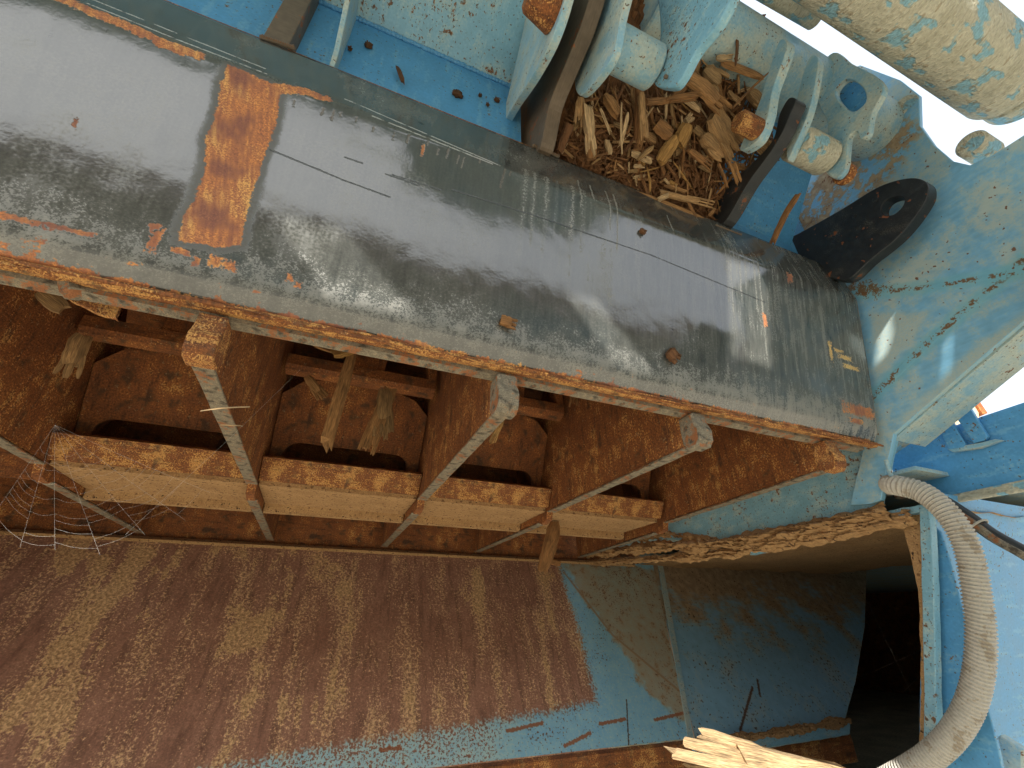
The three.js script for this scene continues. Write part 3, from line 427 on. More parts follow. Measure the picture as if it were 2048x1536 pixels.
// ------------------------------------------------------------------ chute box at the right
const chute = thing('chute_box', 'open blue steel chute box with dusty dark interior', 'chute', V(3.8, -1.0, -2.6));
{
  // inner wall: starts at the overlap seam and runs to the right, set 12 mm behind the ramp plate
  const W = PT(0.57 - 0.883, -4.3 + 0.469 - 0.014, 0.57, -4.3 - 0.014);
  { const op = pix(W, [[1300, 1120], [1392, 1483], [1500, 1468], [1690, 1440], [1712, 1360], [1730, 1250], [1735, 1080], [1500, 1060]]), x0 = Math.min(...op.map(p => p.x)), x1 = Math.max(...op.map(p => p.x)), y0 = Math.min(...op.map(p => p.y)), y1 = Math.max(...op.map(p => p.y));
    const scar = [[[1505, 1375], [1480, 1462]], [[1515, 1360], [1520, 1392]]].map(l => pix(W, l));
    const set = texSet(1024, 512, (u, v) => { // brown dust clings to the upper part in ragged patches, blue paint shows below
      const s = x0 + (x1 - x0) * u, t = y0 + (y1 - y0) * v, n1 = N2(s, t, 3, 5, 301), n2 = N2(s, t, 14, 4, 305), n3 = N2(s, t, 70, 3, 309), br = N2(s, t * 4, 8, 4, 312);
      let k = [134, 182, 210].map(x => x * (1 + 0.06 * n2)), r = 0.5, h = 0.5; k = mix3(k, [176, 184, 180], ss(-0.1, 0.6, n1 + 0.5 * n2 + 0.3 * n3) * 0.5);
      const m = ss(-0.15, 0.12, (t - y0) / (y1 - y0) - 0.47 + 0.26 * n1 + 0.1 * br + 0.06 * n3); k = mix3(k, mix3([152, 126, 96], [184, 158, 122], cl(0.5 + n2)), m * 0.92); r += 0.4 * m; h += 0.1 * m * n3;
      const ch = ss(0.5, 0.56, N2(s, t, 40, 3, 321) + 0.3 * n1); k = mix3(k, [70, 50, 38], ch * 0.9); for (const L of scar) { const d = lineDist(s, t, L); const q2 = 1 - ss(0.006, 0.014, d + 0.008 * n3); k = mix3(k, [84, 54, 38], q2 * 0.9); } return [k, r, h]; }, { wrap: false });
    const g = extrude(W, jag(op, 0.002, 0.05, 3), 0.02, { bevel: 0.002 }), uv = g.attributes.uv; for (let i = 0; i < uv.count; i++) uv.setXY(i, uv.getX(i) - x0, uv.getY(i) - y0);
    part(chute, 'inner_wall', g, mat(set, [x1 - x0, y1 - y0], { bump: 0.003 })); }
  part(chute, 'seam_strip', plate(mkPlane(W.o.clone().add(V(0, 0.008, 0.02)), W.u, W.v), [[1316, 1130], [1326, 1130], [1388, 1478], [1378, 1480]], 0.012), M.blueDust);
  part(chute, 'bottom_flange', plate(mkPlane(W.o.clone().add(V(0, 0.02, 0.05)), W.u, W.v), [[1388, 1512], [1388, 1494], [1500, 1474], [1700, 1446], [1700, 1468], [1500, 1500]], 0.03, { rough: 0.003 }), M.blueRust);
  part(chute, 'mud_ridge', ridge(mkPlane(W.o.clone().add(V(0, 0.02, 0.06)), W.u, W.v), [[1388, 1492], [1500, 1474], [1600, 1458], [1700, 1440]], 0.035, 0.03, 4), M.mud).userData.kind = 'stuff';
  // roof plate with mud, from the grate side to the front corner post
  const c1 = hit(PX(2.66), 1855, 1012), c0 = hit(RAMP, 1120, 1118), c0b = V(6.6, 0.58, -4.4), c1b = V(6.0, 0.60, -1.25);
  const roof = (pts, th, m, nm, lab) => { const n = 28, pos = [], uv = [], idx = []; const [A, B, C, D] = pts; for (let j = 0; j <= n; j++) for (let i = 0; i <= n; i++) { const u = i / n, v = j / n, p = A.clone().lerp(B, u).lerp(D.clone().lerp(C, u), v); p.y += th * (pn(p.x * 3, p.z * 3, 256, 256, 4) + 0.6 * pn(p.x * 9, p.z * 9, 256, 256, 9)); pos.push(p.x, p.y, p.z); uv.push(p.x, p.z); } for (let j = 0; j < n; j++) for (let i = 0; i < n; i++) { const a = j * (n + 1) + i; idx.push(a, a + 1, a + n + 1, a + 1, a + n + 2, a + n + 1); } const g = new THREE.BufferGeometry(); g.setAttribute('position', new THREE.Float32BufferAttribute(pos, 3)); g.setAttribute('uv', new THREE.Float32BufferAttribute(uv, 2)); g.setIndex(idx); g.computeVertexNormals(); return part(chute, nm, g, m, lab); };
  roof([V(3.3, 0.56, -4.29), c1.clone().add(V(0.02, 0.0, 0)), c1b, c0b], 0.03, M.mud, 'roof_plate', 'mud caked roof plate');
  part(chute, 'unseen_roof_cover', sweepX([[-1.2, 0.68], [-13, 0.72], [-13, 0.74], [-1.2, 0.70]], 2.72, 14.5, { bevel: 0.002 }), M.blueDust);  // unseen deep enclosure from here to the rear, sized to darken the chute interior
  part(chute, 'partition', extrude(PXR(2.95), [[4.36, -1.7], [12.95, -1.7], [12.95, 1.1], [4.36, 1.1]].map(p => new THREE.Vector2(...p)), 0.02), M.rustDark);
  part(chute, 'unseen_outer_wall', extrude(PX(14.4), [[-13, -1.7], [-1.0, -1.7], [-1.0, 1.1], [-13, 1.1]].map(p => new THREE.Vector2(...p)), 0.02), M.rustDark);
  part(chute, 'unseen_rear_wall', extrude(PZ(-12.9), [[2.0, -1.7], [14.6, -1.7], [14.6, 1.1], [2.0, 1.1]].map(p => new THREE.Vector2(...p)), 0.02), M.rustDark);
  // front corner post (flat bar, edge on) and its gusset
  part(chute, 'corner_post', plate(PX(2.655), [[1838, 1018], [1856, 1010], [1862, 1060], [1868, 1200], [1872, 1400], [1876, 1500], [1862, 1536], [1846, 1536], [1848, 1400], [1844, 1200], [1840, 1060]], 0.05, { rough: 0.0015, step: 0.03, bevel: 0.004 }), M.blueRust, 'chipped blue corner post');
  part(chute, 'post_inner_face', plate(PX(2.712), [[1800, 1030], [1856, 1012], [1864, 1100], [1868, 1300], [1872, 1536], [1838, 1536], [1842, 1300], [1836, 1180], [1815, 1090]], 0.02, { rough: 0.003 }), M.mud);
  part(chute, 'top_rail', plate(PX(2.66), [[1500, 1098], [1600, 1070], [1740, 1030], [1856, 1006], [1850, 1022], [1740, 1046], [1600, 1086], [1500, 1110]], 0.05, { rough: 0.004, step: 0.02 }), M.blueRust);
  part(chute, 'gusset', plate(PX(2.74), [[1864, 1050], [1882, 1065], [1900, 1120], [1995, 1490], [2010, 1560], [1868, 1560]], 0.02, { bevel: 0.004 }), M.blue, 'triangular blue gusset');
  part(chute, 'far_panel', extrude(PT(-0.49, -1.64, 0.5, -1.23), [[2.735, -1.25], [14.5, -1.25], [14.5, 1.15], [2.735, 1.15]].map(p => new THREE.Vector2(...p)), 0.02), M.blue, 'smooth blue side panel');
  part(chute, 'foot_plate', plate(PX(2.86), [[1880, 1560], [1985, 1480], [2000, 1470], [2048, 1500], [2048, 1580]], 0.05, { bevel: 0.01 }), M.blueDust);
}

// ------------------------------------------------------------------ end frame of the machine (blue)
const frame = thing('machine_frame', 'worn light blue machine frame with end plate and upper beam', 'machine frame', V(2.6, 0.3, -1.2));
const XE = 2.60, ENDP = PX(XE);
{
  const eq = (a, b) => at2(ENDP, a, b), EQ = l => l.map(([a, b]) => eq(a, b));
  const out = [[1700, 1010], [1735, 860], [1700, 600], [1560, 500], [1470, 440], [1560, 300], [1640, 160], [1720, 130], [1800, 160], [1838, 190], [1840, 250], [1868, 290], [1905, 322], [1940, 330], [1985, 310], [2060, 262], [2160, 200], [2160, 548], [2048, 642], [1900, 770], [1788, 868], [1775, 930], [1762, 1000], [1740, 1008]];
  const bead = EQ([[1738, 800], [1870, 672], [2048, 520]]), bead2 = EQ([[1700, 590], [1850, 575], [2060, 540]]), rust1 = EQ([[1705, 575], [1760, 580]]), dust1 = EQ([[1735, 620], [1880, 612], [1790, 740], [1740, 790]]), dust2 = EQ([[1790, 830], [1950, 680], [2100, 570], [2100, 640], [1930, 770], [1800, 878]]), rusty = EQ([[1540, 470], [1640, 350], [1700, 260], [1790, 210], [1840, 260], [1800, 330], [1700, 430], [1600, 500]]);
  const bb = EQ(out), x0 = Math.min(...bb.map(p => p.x)), x1 = Math.max(...bb.map(p => p.x)), y0 = Math.min(...bb.map(p => p.y)), y1 = Math.max(...bb.map(p => p.y));
  const set = texSet(1024, 1024, (u, v) => {
    const s = x0 + (x1 - x0) * u, t = y0 + (y1 - y0) * v;
    const n1 = N2(s, t, 4, 5, 1), n2 = N2(s, t, 22, 4, 5), n3 = N2(s, t, 110, 3, 9), br = N2(s * 0.25, t, 60, 3, 12);
    let k = [122, 178, 210].map(x => x * (1 + 0.05 * n2 + 0.05 * br)), r = 0.42 + 0.08 * n2, h = 0.6;
    let du = ss(-0.45, 0.6, n1 + 0.5 * n2 + 0.35 * n3) * 0.85; for (const P of [dust1, dust2]) du = Math.max(du, ss(-0.02, 0.05, polyDist(s, t, P) + 0.04 * n1 + 0.02 * n2) * (0.8 + 0.4 * n3)); du = cl(du); k = mix3(k, [198, 192, 168], du * 0.75); r += 0.4 * du; h += 0.1 * du * n3;
    for (const [L, w] of [[bead, 0.012], [bead2, 0.006]]) { const d = lineDist(s, t, L); if (d < 0.1) { const b = 1 - ss(w, w + 0.01, d); h += 0.3 * b; const cy = 1 - ss(0.02, 0.055, d + 0.01 * n2); k = mix3(k, [116, 180, 196], cy * 0.6); const m = ss(0.1, 0.3, n2 + 0.6 * n3 + 0.1 - d * 12); k = mix3(k, [112, 76, 46], m * b * 0.9); } }
    { const d = lineDist(s, t, rust1), m = ss(0.0, 0.25, 0.32 - d * 9 + 0.5 * n2 + 0.5 * n3); k = mix3(k, [116, 82, 48], m * 0.85); }
    { const m = ss(-0.03, 0.04, polyDist(s, t, rusty) + 0.05 * n1 + 0.04 * n2 + 0.015 * n3); k = mix3(k, mix3([140, 108, 78], [178, 156, 124], 0.5 + n2), m * ss(-0.35, 0.25, n2 + n1 + 0.3 * n3 + 0.15)); r += 0.3 * m; }
    const ch = ss(0.6, 0.66, N2(s, t, 34, 3, 71) + 0.35 * n1); k = mix3(k, [110, 70, 48], ch * 0.9); h -= 0.3 * ch;
    return [k, cl(r), h];
  }, { wrap: false });
  const g = extrude(ENDP, bb, 0.03, { bevel: 0.004 }); { const uv = g.attributes.uv; for (let i = 0; i < uv.count; i++) uv.setXY(i, uv.getX(i) - x0, uv.getY(i) - y0); }
  const m = mat(set, [x1 - x0, y1 - y0], { bump: 0.003 });
  part(frame, 'end_plate', g, m, 'dusty blue end plate with sun flecks');
  // flange along the lower right edge of the end plate, and the arm behind it
  const e0 = hit(ENDP, 1786, 873), e1 = hit(ENDP, 2160, 551);
  const flangeP = mkPlane(e0.clone(), V(1, 0, 0), e1.clone().sub(e0).normalize()); const L = e0.distanceTo(e1);
  part(frame, 'edge_flange', extrude(flangeP, [[0.032, -0.02], [0.30, -0.02], [0.30, L], [0.032, L]].map(p => new THREE.Vector2(...p)), 0.02), M.blueDust);
  part(frame, 'lower_flange', plate(PX(2.90), [[1778, 892], [1780, 906], [1830, 872], [2048, 711], [2160, 628], [2160, 592], [2048, 674]], 0.05, { bevel: 0.006 }), M.crust);
  // lower side plate beyond the last rib
  part(frame, 'side_plate', plate(PX(2.64), [[1300, 1075], [1340, 1035], [1500, 960], [1600, 850], [1740, 840], [1790, 880], [1762, 1008], [1700, 1028], [1600, 1050], [1500, 1072], [1420, 1085]], 0.03, { rough: 0.002 }), M.blueRust, 'rust pitted blue side plate');
  part(frame, 'mud_shelf', mergeGeometries([ridge(PX(2.635), [[1130, 1108], [1250, 1100], [1330, 1092], [1400, 1090], [1500, 1080], [1600, 1060], [1720, 1034], [1780, 1020]], 0.05, 0.07, 2), ridge(PX(2.655), [[1240, 1080], [1330, 1068], [1420, 1082], [1500, 1092], [1640, 1062], [1760, 1036]], 0.04, 0.06, 7), ridge(PX(2.67), [[1130, 1128], [1300, 1118], [1500, 1100], [1700, 1062], [1830, 1030]], 0.035, 0.05, 11)]), M.mud, 'lumpy dried mud ledge').userData.kind = 'stuff';
  // upper beam behind the flap: face, slanted soffit, floor strip, stiffeners
  const yb = 1.80, zf = -1.15;
  part(frame, 'beam_face', sweepX([[zf, 1.92], [zf, 2.455], [zf - 0.02, 2.455], [zf - 0.02, 1.92]], -1.6, 0.52, { bevel: 0.002 }), M.blue, 'bright blue beam face');
  part(frame, 'beam_face', sweepX([[zf, 1.92], [zf, 2.9], [zf - 0.02, 2.9], [zf - 0.02, 1.92]], 1.72, 2.59, { bevel: 0.002 }), M.blue);
  part(frame, 'beam_soffit', sweepX([[zf + 0.004, 2.46], [zf + 0.62, 2.80], [zf + 0.61, 2.82], [zf - 0.006, 2.48]], -1.6, 0.60, { bevel: 0.002 }), M.blueRust, 'speckled blue soffit');
  { const gs = []; for (let i = 0; i < 120; i++) gs.push(clod(V(-1.5 + i * 0.017, 2.452, zf + 0.006), 0.011, i, V(1.3, 1, 1), 1)); part(frame, 'weld_seam', mergeGeometries(gs), M.blue); }
  part(frame, 'floor_strip', sweepX([[-1.085, 1.90], [zf - 0.002, 1.93], [zf - 0.002, 1.91], [-1.085, 1.88]], -1.6, 0.56, { rough: 0.002 }), M.rust);
  part(frame, 'stiffener', extrude(PXR(-0.31), [[-zf - 0.0, 1.93], [-zf - 0.0, 2.46], [0.75, 2.68], [0.85, 2.5], [1.085, 2.02], [1.10, 1.93]].map(p => new THREE.Vector2(p[0], p[1])), 0.02, { bevel: 0.003 }), M.blueDust);
  part(frame, 'rear_web', sweepX([[zf - 0.3, 1.8], [zf - 0.3, 3.6], [zf - 0.32, 3.6], [zf - 0.32, 1.8]], -1.6, 2.58, { bevel: 0.002 }), M.rust);
  // hinge bracket beside the first arm
  part(frame, 'bracket_plate', plate(PX(0.44), [[1004, 245], [1026, 150], [1046, 60], [1066, -40], [1140, -60], [1126, 10], [1102, 80], [1066, 150], [1030, 205]], 0.035, { smooth: 90, bevel: 0.004 }), M.blueDust, 'blue hinge bracket beside the brown arm');
  const rp = hit(PX(0.44), 1110, 20);
  part(frame, 'hinge_pin', cyl(rp.clone().add(V(-0.11, 0.01, 0.02)), rp.clone().add(V(0.02, 0, 0)), 0.075, { r1: 0.085, ch: 0.012 }), M.rust, 'rusty tapered hinge pin');
  const b1 = hit(PX(0.66), 1215, 95);
  part(frame, 'bracket_plate', plate(PX(0.645), [[1180, 175], [1158, 190], [1150, 150], [1175, 60], [1200, -60], [1260, -60], [1240, 40], [1225, 110]], 0.03, { smooth: 90, bevel: 0.004 }), M.blueDust);
  const h0 = hit(PX(0.69), 1222, 92), h1 = V(0.90, h0.y, h0.z);
  part(frame, 'hinge_barrel', cyl(h0, h1, 0.085, { ch: 0.008 }), M.blueDust, 'short blue hinge barrel');
  part(frame, 'eye_plate', plate(PX(0.905), [[1308, 165], [1316, 120], [1320, 60], [1318, -60], [1480, -60], [1440, 40], [1390, 105], [1366, 150], [1350, 172], [1328, 176]], 0.035, { smooth: 90, bevel: 0.006 }), M.blueRust, 'blue eye plate with flaked paint');
  part(frame, 'grease_nipple', cyl(hit(PX(0.90), 1335, 155), hit(PX(0.90), 1335, 155).add(V(-0.015, 0, 0.0)), 0.008, { ch: 0.002, seg: 12 }), M.brown);
  // long tube behind the wood
  const tb = hit(PY(2.52), 1470, 70);
  part(frame, 'cross_tube', cyl(V(0.95, 2.60, -0.62), V(2.64, 2.60, -0.62), 0.17, { ch: 0.01, n: 4 }), M.blueDust, 'dusty blue cross tube');
  part(frame, 'pipe', cyl(V(0.9, 2.66, -0.40), hit(PY(2.66), 1632, 40), 0.045, { ch: 0.008 }), M.crust, 'pale grey pipe');
  { const B = PT(1.885, -1.085, 2.40, -0.70), K = mkPlane(B.o.clone().addScaledVector(B.n, -0.16), B.u, B.v); part(frame, 'pocket_wall', extrude(K, [[0.62, 0.02], [2.36, 0.02], [2.36, 0.80], [0.62, 0.80]].map(p => new THREE.Vector2(...p)), 0.02), M.blue); }
  // second hinge: two slim plates, barrel, eye plate
  part(frame, 'bracket_plate', plate(PX(1.52), [[1575, 86], [1545, 180], [1535, 235], [1515, 280], [1480, 300], [1500, 250], [1520, 200], [1535, 150], [1560, 80]], 0.05, { smooth: 90, bevel: 0.004 }), M.blueDust, 'slim blue hinge plate beside the wood');
  part(frame, 'bracket_plate', plate(PX(1.74), [[1635, 115], [1628, 180], [1612, 240], [1590, 290], [1575, 320], [1575, 280], [1590, 220], [1605, 150], [1622, 112]], 0.04, { smooth: 90, bevel: 0.004 }), M.blueDust, 'slim blue hinge plate behind the black arm');
  const k0 = hit(PX(1.78), 1590, 285);
  part(frame, 'hinge_barrel', cyl(k0, V(2.0, k0.y, k0.z), 0.085, { ch: 0.008 }), M.crust, 'dust coated hinge barrel');
  const EP = PX(2.01);
  part(frame, 'eye_plate', plate(EP, [[1652, 345], [1650, 300], [1655, 250], [1640, 215], [1632, 180], [1640, 130], [1665, 105], [1700, 125], [1768, 175], [1745, 225], [1735, 270], [1722, 278], [1712, 262], [1700, 270], [1695, 300], [1690, 340], [1675, 356]], 0.035, { smooth: 90, bevel: 0.006, holes: [smooth(pix(EP, [[1672, 180], [1690, 160], [1725, 175], [1730, 205], [1710, 222], [1685, 210]]), 24)] }), M.blueDust, 'dusty blue eye plate with a round hole');
  part(frame, 'eye_plate', plate(PX(2.10), [[1655, 150], [1700, 150], [1750, 190], [1740, 240], [1690, 240], [1650, 210]], 0.03), M.blue);
  const kp = hit(PX(2.0), 1672, 338);
  part(frame, 'hinge_pin', cyl(kp.clone().add(V(0.036, -0.01, 0)), kp.clone().add(V(0.08, -0.01, 0)), 0.05, { ch: 0.008 }), M.rust, 'rusty pin end under the eye plate');
  const rp2 = hit(PX(1.40), 1475, 240);
  part(frame, 'hinge_pin', cyl(rp2, V(1.53, rp2.y, rp2.z), 0.048, { ch: 0.012 }), M.rustYellow, 'rusty pin end in the wood');
  part(frame, 'unseen_shade_plate', extrude(PZ(-0.2), [[1.66, 0.35], [2.58, 0.35], [2.58, 1.52], [2.2, 1.52], [1.9, 1.2], [1.66, 0.85]].map(p => new THREE.Vector2(...p)), 0.015), M.blueDust);  // unseen plate, out of view, placed to keep direct sun off hose and post
  // boss discs on the end plate, loose pin in the gap
  part(frame, 'boss', cyl(hit(PX(2.585), 1815, 210), hit(PX(2.60), 1815, 210), 0.05, { ch: 0.004 }), M.crust);
  const lp = hit(PX(2.62), 1950, 292); part(frame, 'end_pin', cyl(lp.clone().add(V(-0.04, 0, 0)), lp.clone().add(V(0.12, 0, 0)), 0.062, { ch: 0.01 }), M.crust, 'tan pin end in the gap by the cylinder');
  // beam beyond, with strap loops
  part(frame, 'side_beam', plate(PX(3.0), [[1770, 905], [1860, 866], [2048, 803], [2160, 770], [2160, 975], [2048, 965], [1900, 995], [1800, 990]], 0.10, { bevel: 0.012 }), M.blue, 'blue side beam with a dusty lower lip');
  part(frame, 'beam_lip', plate(PX(2.985), [[1890, 992], [2048, 958], [2160, 950], [2160, 975], [2048, 982], [1900, 1006]], 0.04, { bevel: 0.01 }), M.crust);
  for (const l of [[[1871, 831], [1892, 822], [1931, 888], [1926, 894], [1897, 899], [1879, 861]], [[1902, 812], [1926, 794], [1975, 872], [1970, 880], [1947, 886], [1910, 833]]]) part(frame, 'strap_loop', plate(PX(2.96), l, 0.025, { bevel: 0.004 }), M.blue);
  part(frame, 'loop_foot', plate(PX(2.965), [[1893, 897], [1960, 885], [1990, 878], [2004, 880], [1960, 896], [1905, 904]], 0.03, { bevel: 0.004 }), M.blueDust);
}
// ------------------------------------------------------------------ big dust-crusted cylinder, top right
single('hydraulic_cylinder', mergeGeometries([cyl(V(1.28, 2.30, -0.145), V(2.70, 2.30, -0.145), 0.165, { ch: 0.05, seg: 64, n: 8 }), cyl(V(2.70, 2.30, -0.145), V(2.80, 2.30, -0.145), 0.14, { ch: 0.01, seg: 48 })]), M.crust, 'thick dust crusted blue cylinder at the top right', 'cylinder');

// ------------------------------------------------------------------ house far off, seen in the gap under the end plate
{
  const c = look(1925, 830).multiplyScalar(30), P = mkPlane(c, RIGHT.clone(), V(0, 1, 0)), f = d => mkPlane(c.clone().addScaledVector(P.n, d), P.u, P.v);
  const house = thing('distant_house', 'tan gabled house far off in the gap below the end plate', 'house', V(c.x, -1.6, c.z));
  part(house, 'wall', plate(P, [[1840, 1290], [1840, 805], [1918, 772], [1936, 780], [1958, 818], [1958, 1290]], 4, { bevel: 0.02 }), mat(crustSet, 3, { color: [0.95, 0.8, 0.66] }));
  part(house, 'roof_board', plate(f(0.2), [[1928, 768], [1940, 774], [1976, 826], [1966, 828]], 4.3, { bevel: 0.02 }), mat(rustSet, 3, { color: [1.3, 1.0, 0.9] }));
  part(house, 'window', plate(f(0.06), [[1886, 828], [1902, 820], [1904, 850], [1888, 858]], 0.1, { bevel: 0.01 }), mat(rustSet, 2, { color: [1.2, 0.9, 0.7] }));
}

// ------------------------------------------------------------------ hose, cable, bracket rod
{
  const P = PX(2.60), pts = [[1740, 985], [1800, 972], [1850, 985], [1900, 1025], [1938, 1085], [1960, 1180], [1970, 1290], [1955, 1390], [1920, 1460], [1870, 1510], [1800, 1552], [1700, 1600]].map(([a, b]) => hit(P, a, b).add(V(-0.03, 0, 0)));
  pts[0] = hit(PX(2.9), 1775, 975); const c = new THREE.CatmullRomCurve3(pts), L = c.getLength(), pitch = 0.0155, n = Math.round(L / pitch * 8), R = 0.046, K = 28, fr = c.computeFrenetFrames(n, false), pos = [], uv = [], idx = [];
  for (let i = 0; i <= n; i++) { const p = c.getPointAt(i / n), ph = i / 8 * 6.2832, r = R * (1 + 0.075 * Math.tanh(2.2 * Math.cos(ph))); for (let k = 0; k <= K; k++) { const a = k / K * 6.2832, d = fr.normals[i].clone().multiplyScalar(Math.cos(a) * r).addScaledVector(fr.binormals[i], Math.sin(a) * r); pos.push(p.x + d.x, p.y + d.y, p.z + d.z); uv.push(i / n * L, k / K * 0.3); } }
  for (let i = 0; i < n; i++) for (let k = 0; k < K; k++) { const a = i * (K + 1) + k; idx.push(a, a + 1, a + K + 1, a + 1, a + K + 2, a + K + 1); }
  const g = new THREE.BufferGeometry(); g.setAttribute('position', new THREE.Float32BufferAttribute(pos, 3)); g.setAttribute('uv', new THREE.Float32BufferAttribute(uv, 2)); g.setIndex(idx); g.computeVertexNormals();
  const hs = texSet(256, 256, (u, v) => { const a = fb(u, v, 4, 4, 4, 7), b = fb(u, v, 30, 30, 3, 9); let k = mix3([172, 168, 158], [198, 194, 184], 0.5 + 0.5 * a); k = mix3(k, [120, 104, 82], ss(0.2, 0.5, a + 0.6 * b) * 0.5); return [k.map(x => x * (1 + 0.1 * b)), 0.6, 0.5 + 0.2 * b]; });
  single('corrugated_hose', g, mat(hs, 0.4, { bump: 0.001 }), 'grey corrugated hose curving down past the blue gusset', 'hose');
  const cp = [[1790, 985], [1860, 990], [1930, 1030], [1985, 1070], [2048, 1105], [2120, 1150]].map(([a, b], i) => hit(PX(2.80), a, b));
  const cb = thing('black_cable', 'black ribbed cable bundle tied beside the grey hose', 'cable', cp[2].clone());
  part(cb, 'jacket', tube(cp, 0.030, 90, 16), M.black); part(cb, 'jacket', tube(cp.map(p => p.clone().add(V(-0.02, -0.022, 0.01))), 0.018, 90, 12), M.edge);
  { const p = hit(PX(2.78), 1957, 1042), q = hit(PX(2.75), 1972, 1064); const mid = p.clone().lerp(q, 0.5); const tie = new THREE.TorusGeometry(0.043, 0.005, 8, 30); tie.applyQuaternion(new THREE.Quaternion().setFromUnitVectors(V(0, 0, 1), cp[3].clone().sub(cp[2]).normalize())); tie.translate((cp[2].x * 0.5 + cp[3].x * 0.5) - 0.01, cp[2].y * 0.5 + cp[3].y * 0.5 - 0.008, cp[2].z * 0.5 + cp[3].z * 0.5); part(cb, 'cable_tie', tie, mat(hs, 0.4, {})); }
  single('bent_rod', tube([[1772, 920], [1780, 945], [1792, 975], [1812, 990], [1830, 992]].map(([a, b]) => hit(PX(2.56), a, b)), 0.010, 40, 10), M.blueDust, 'thin bent blue rod below the flap corner', 'rod');
}

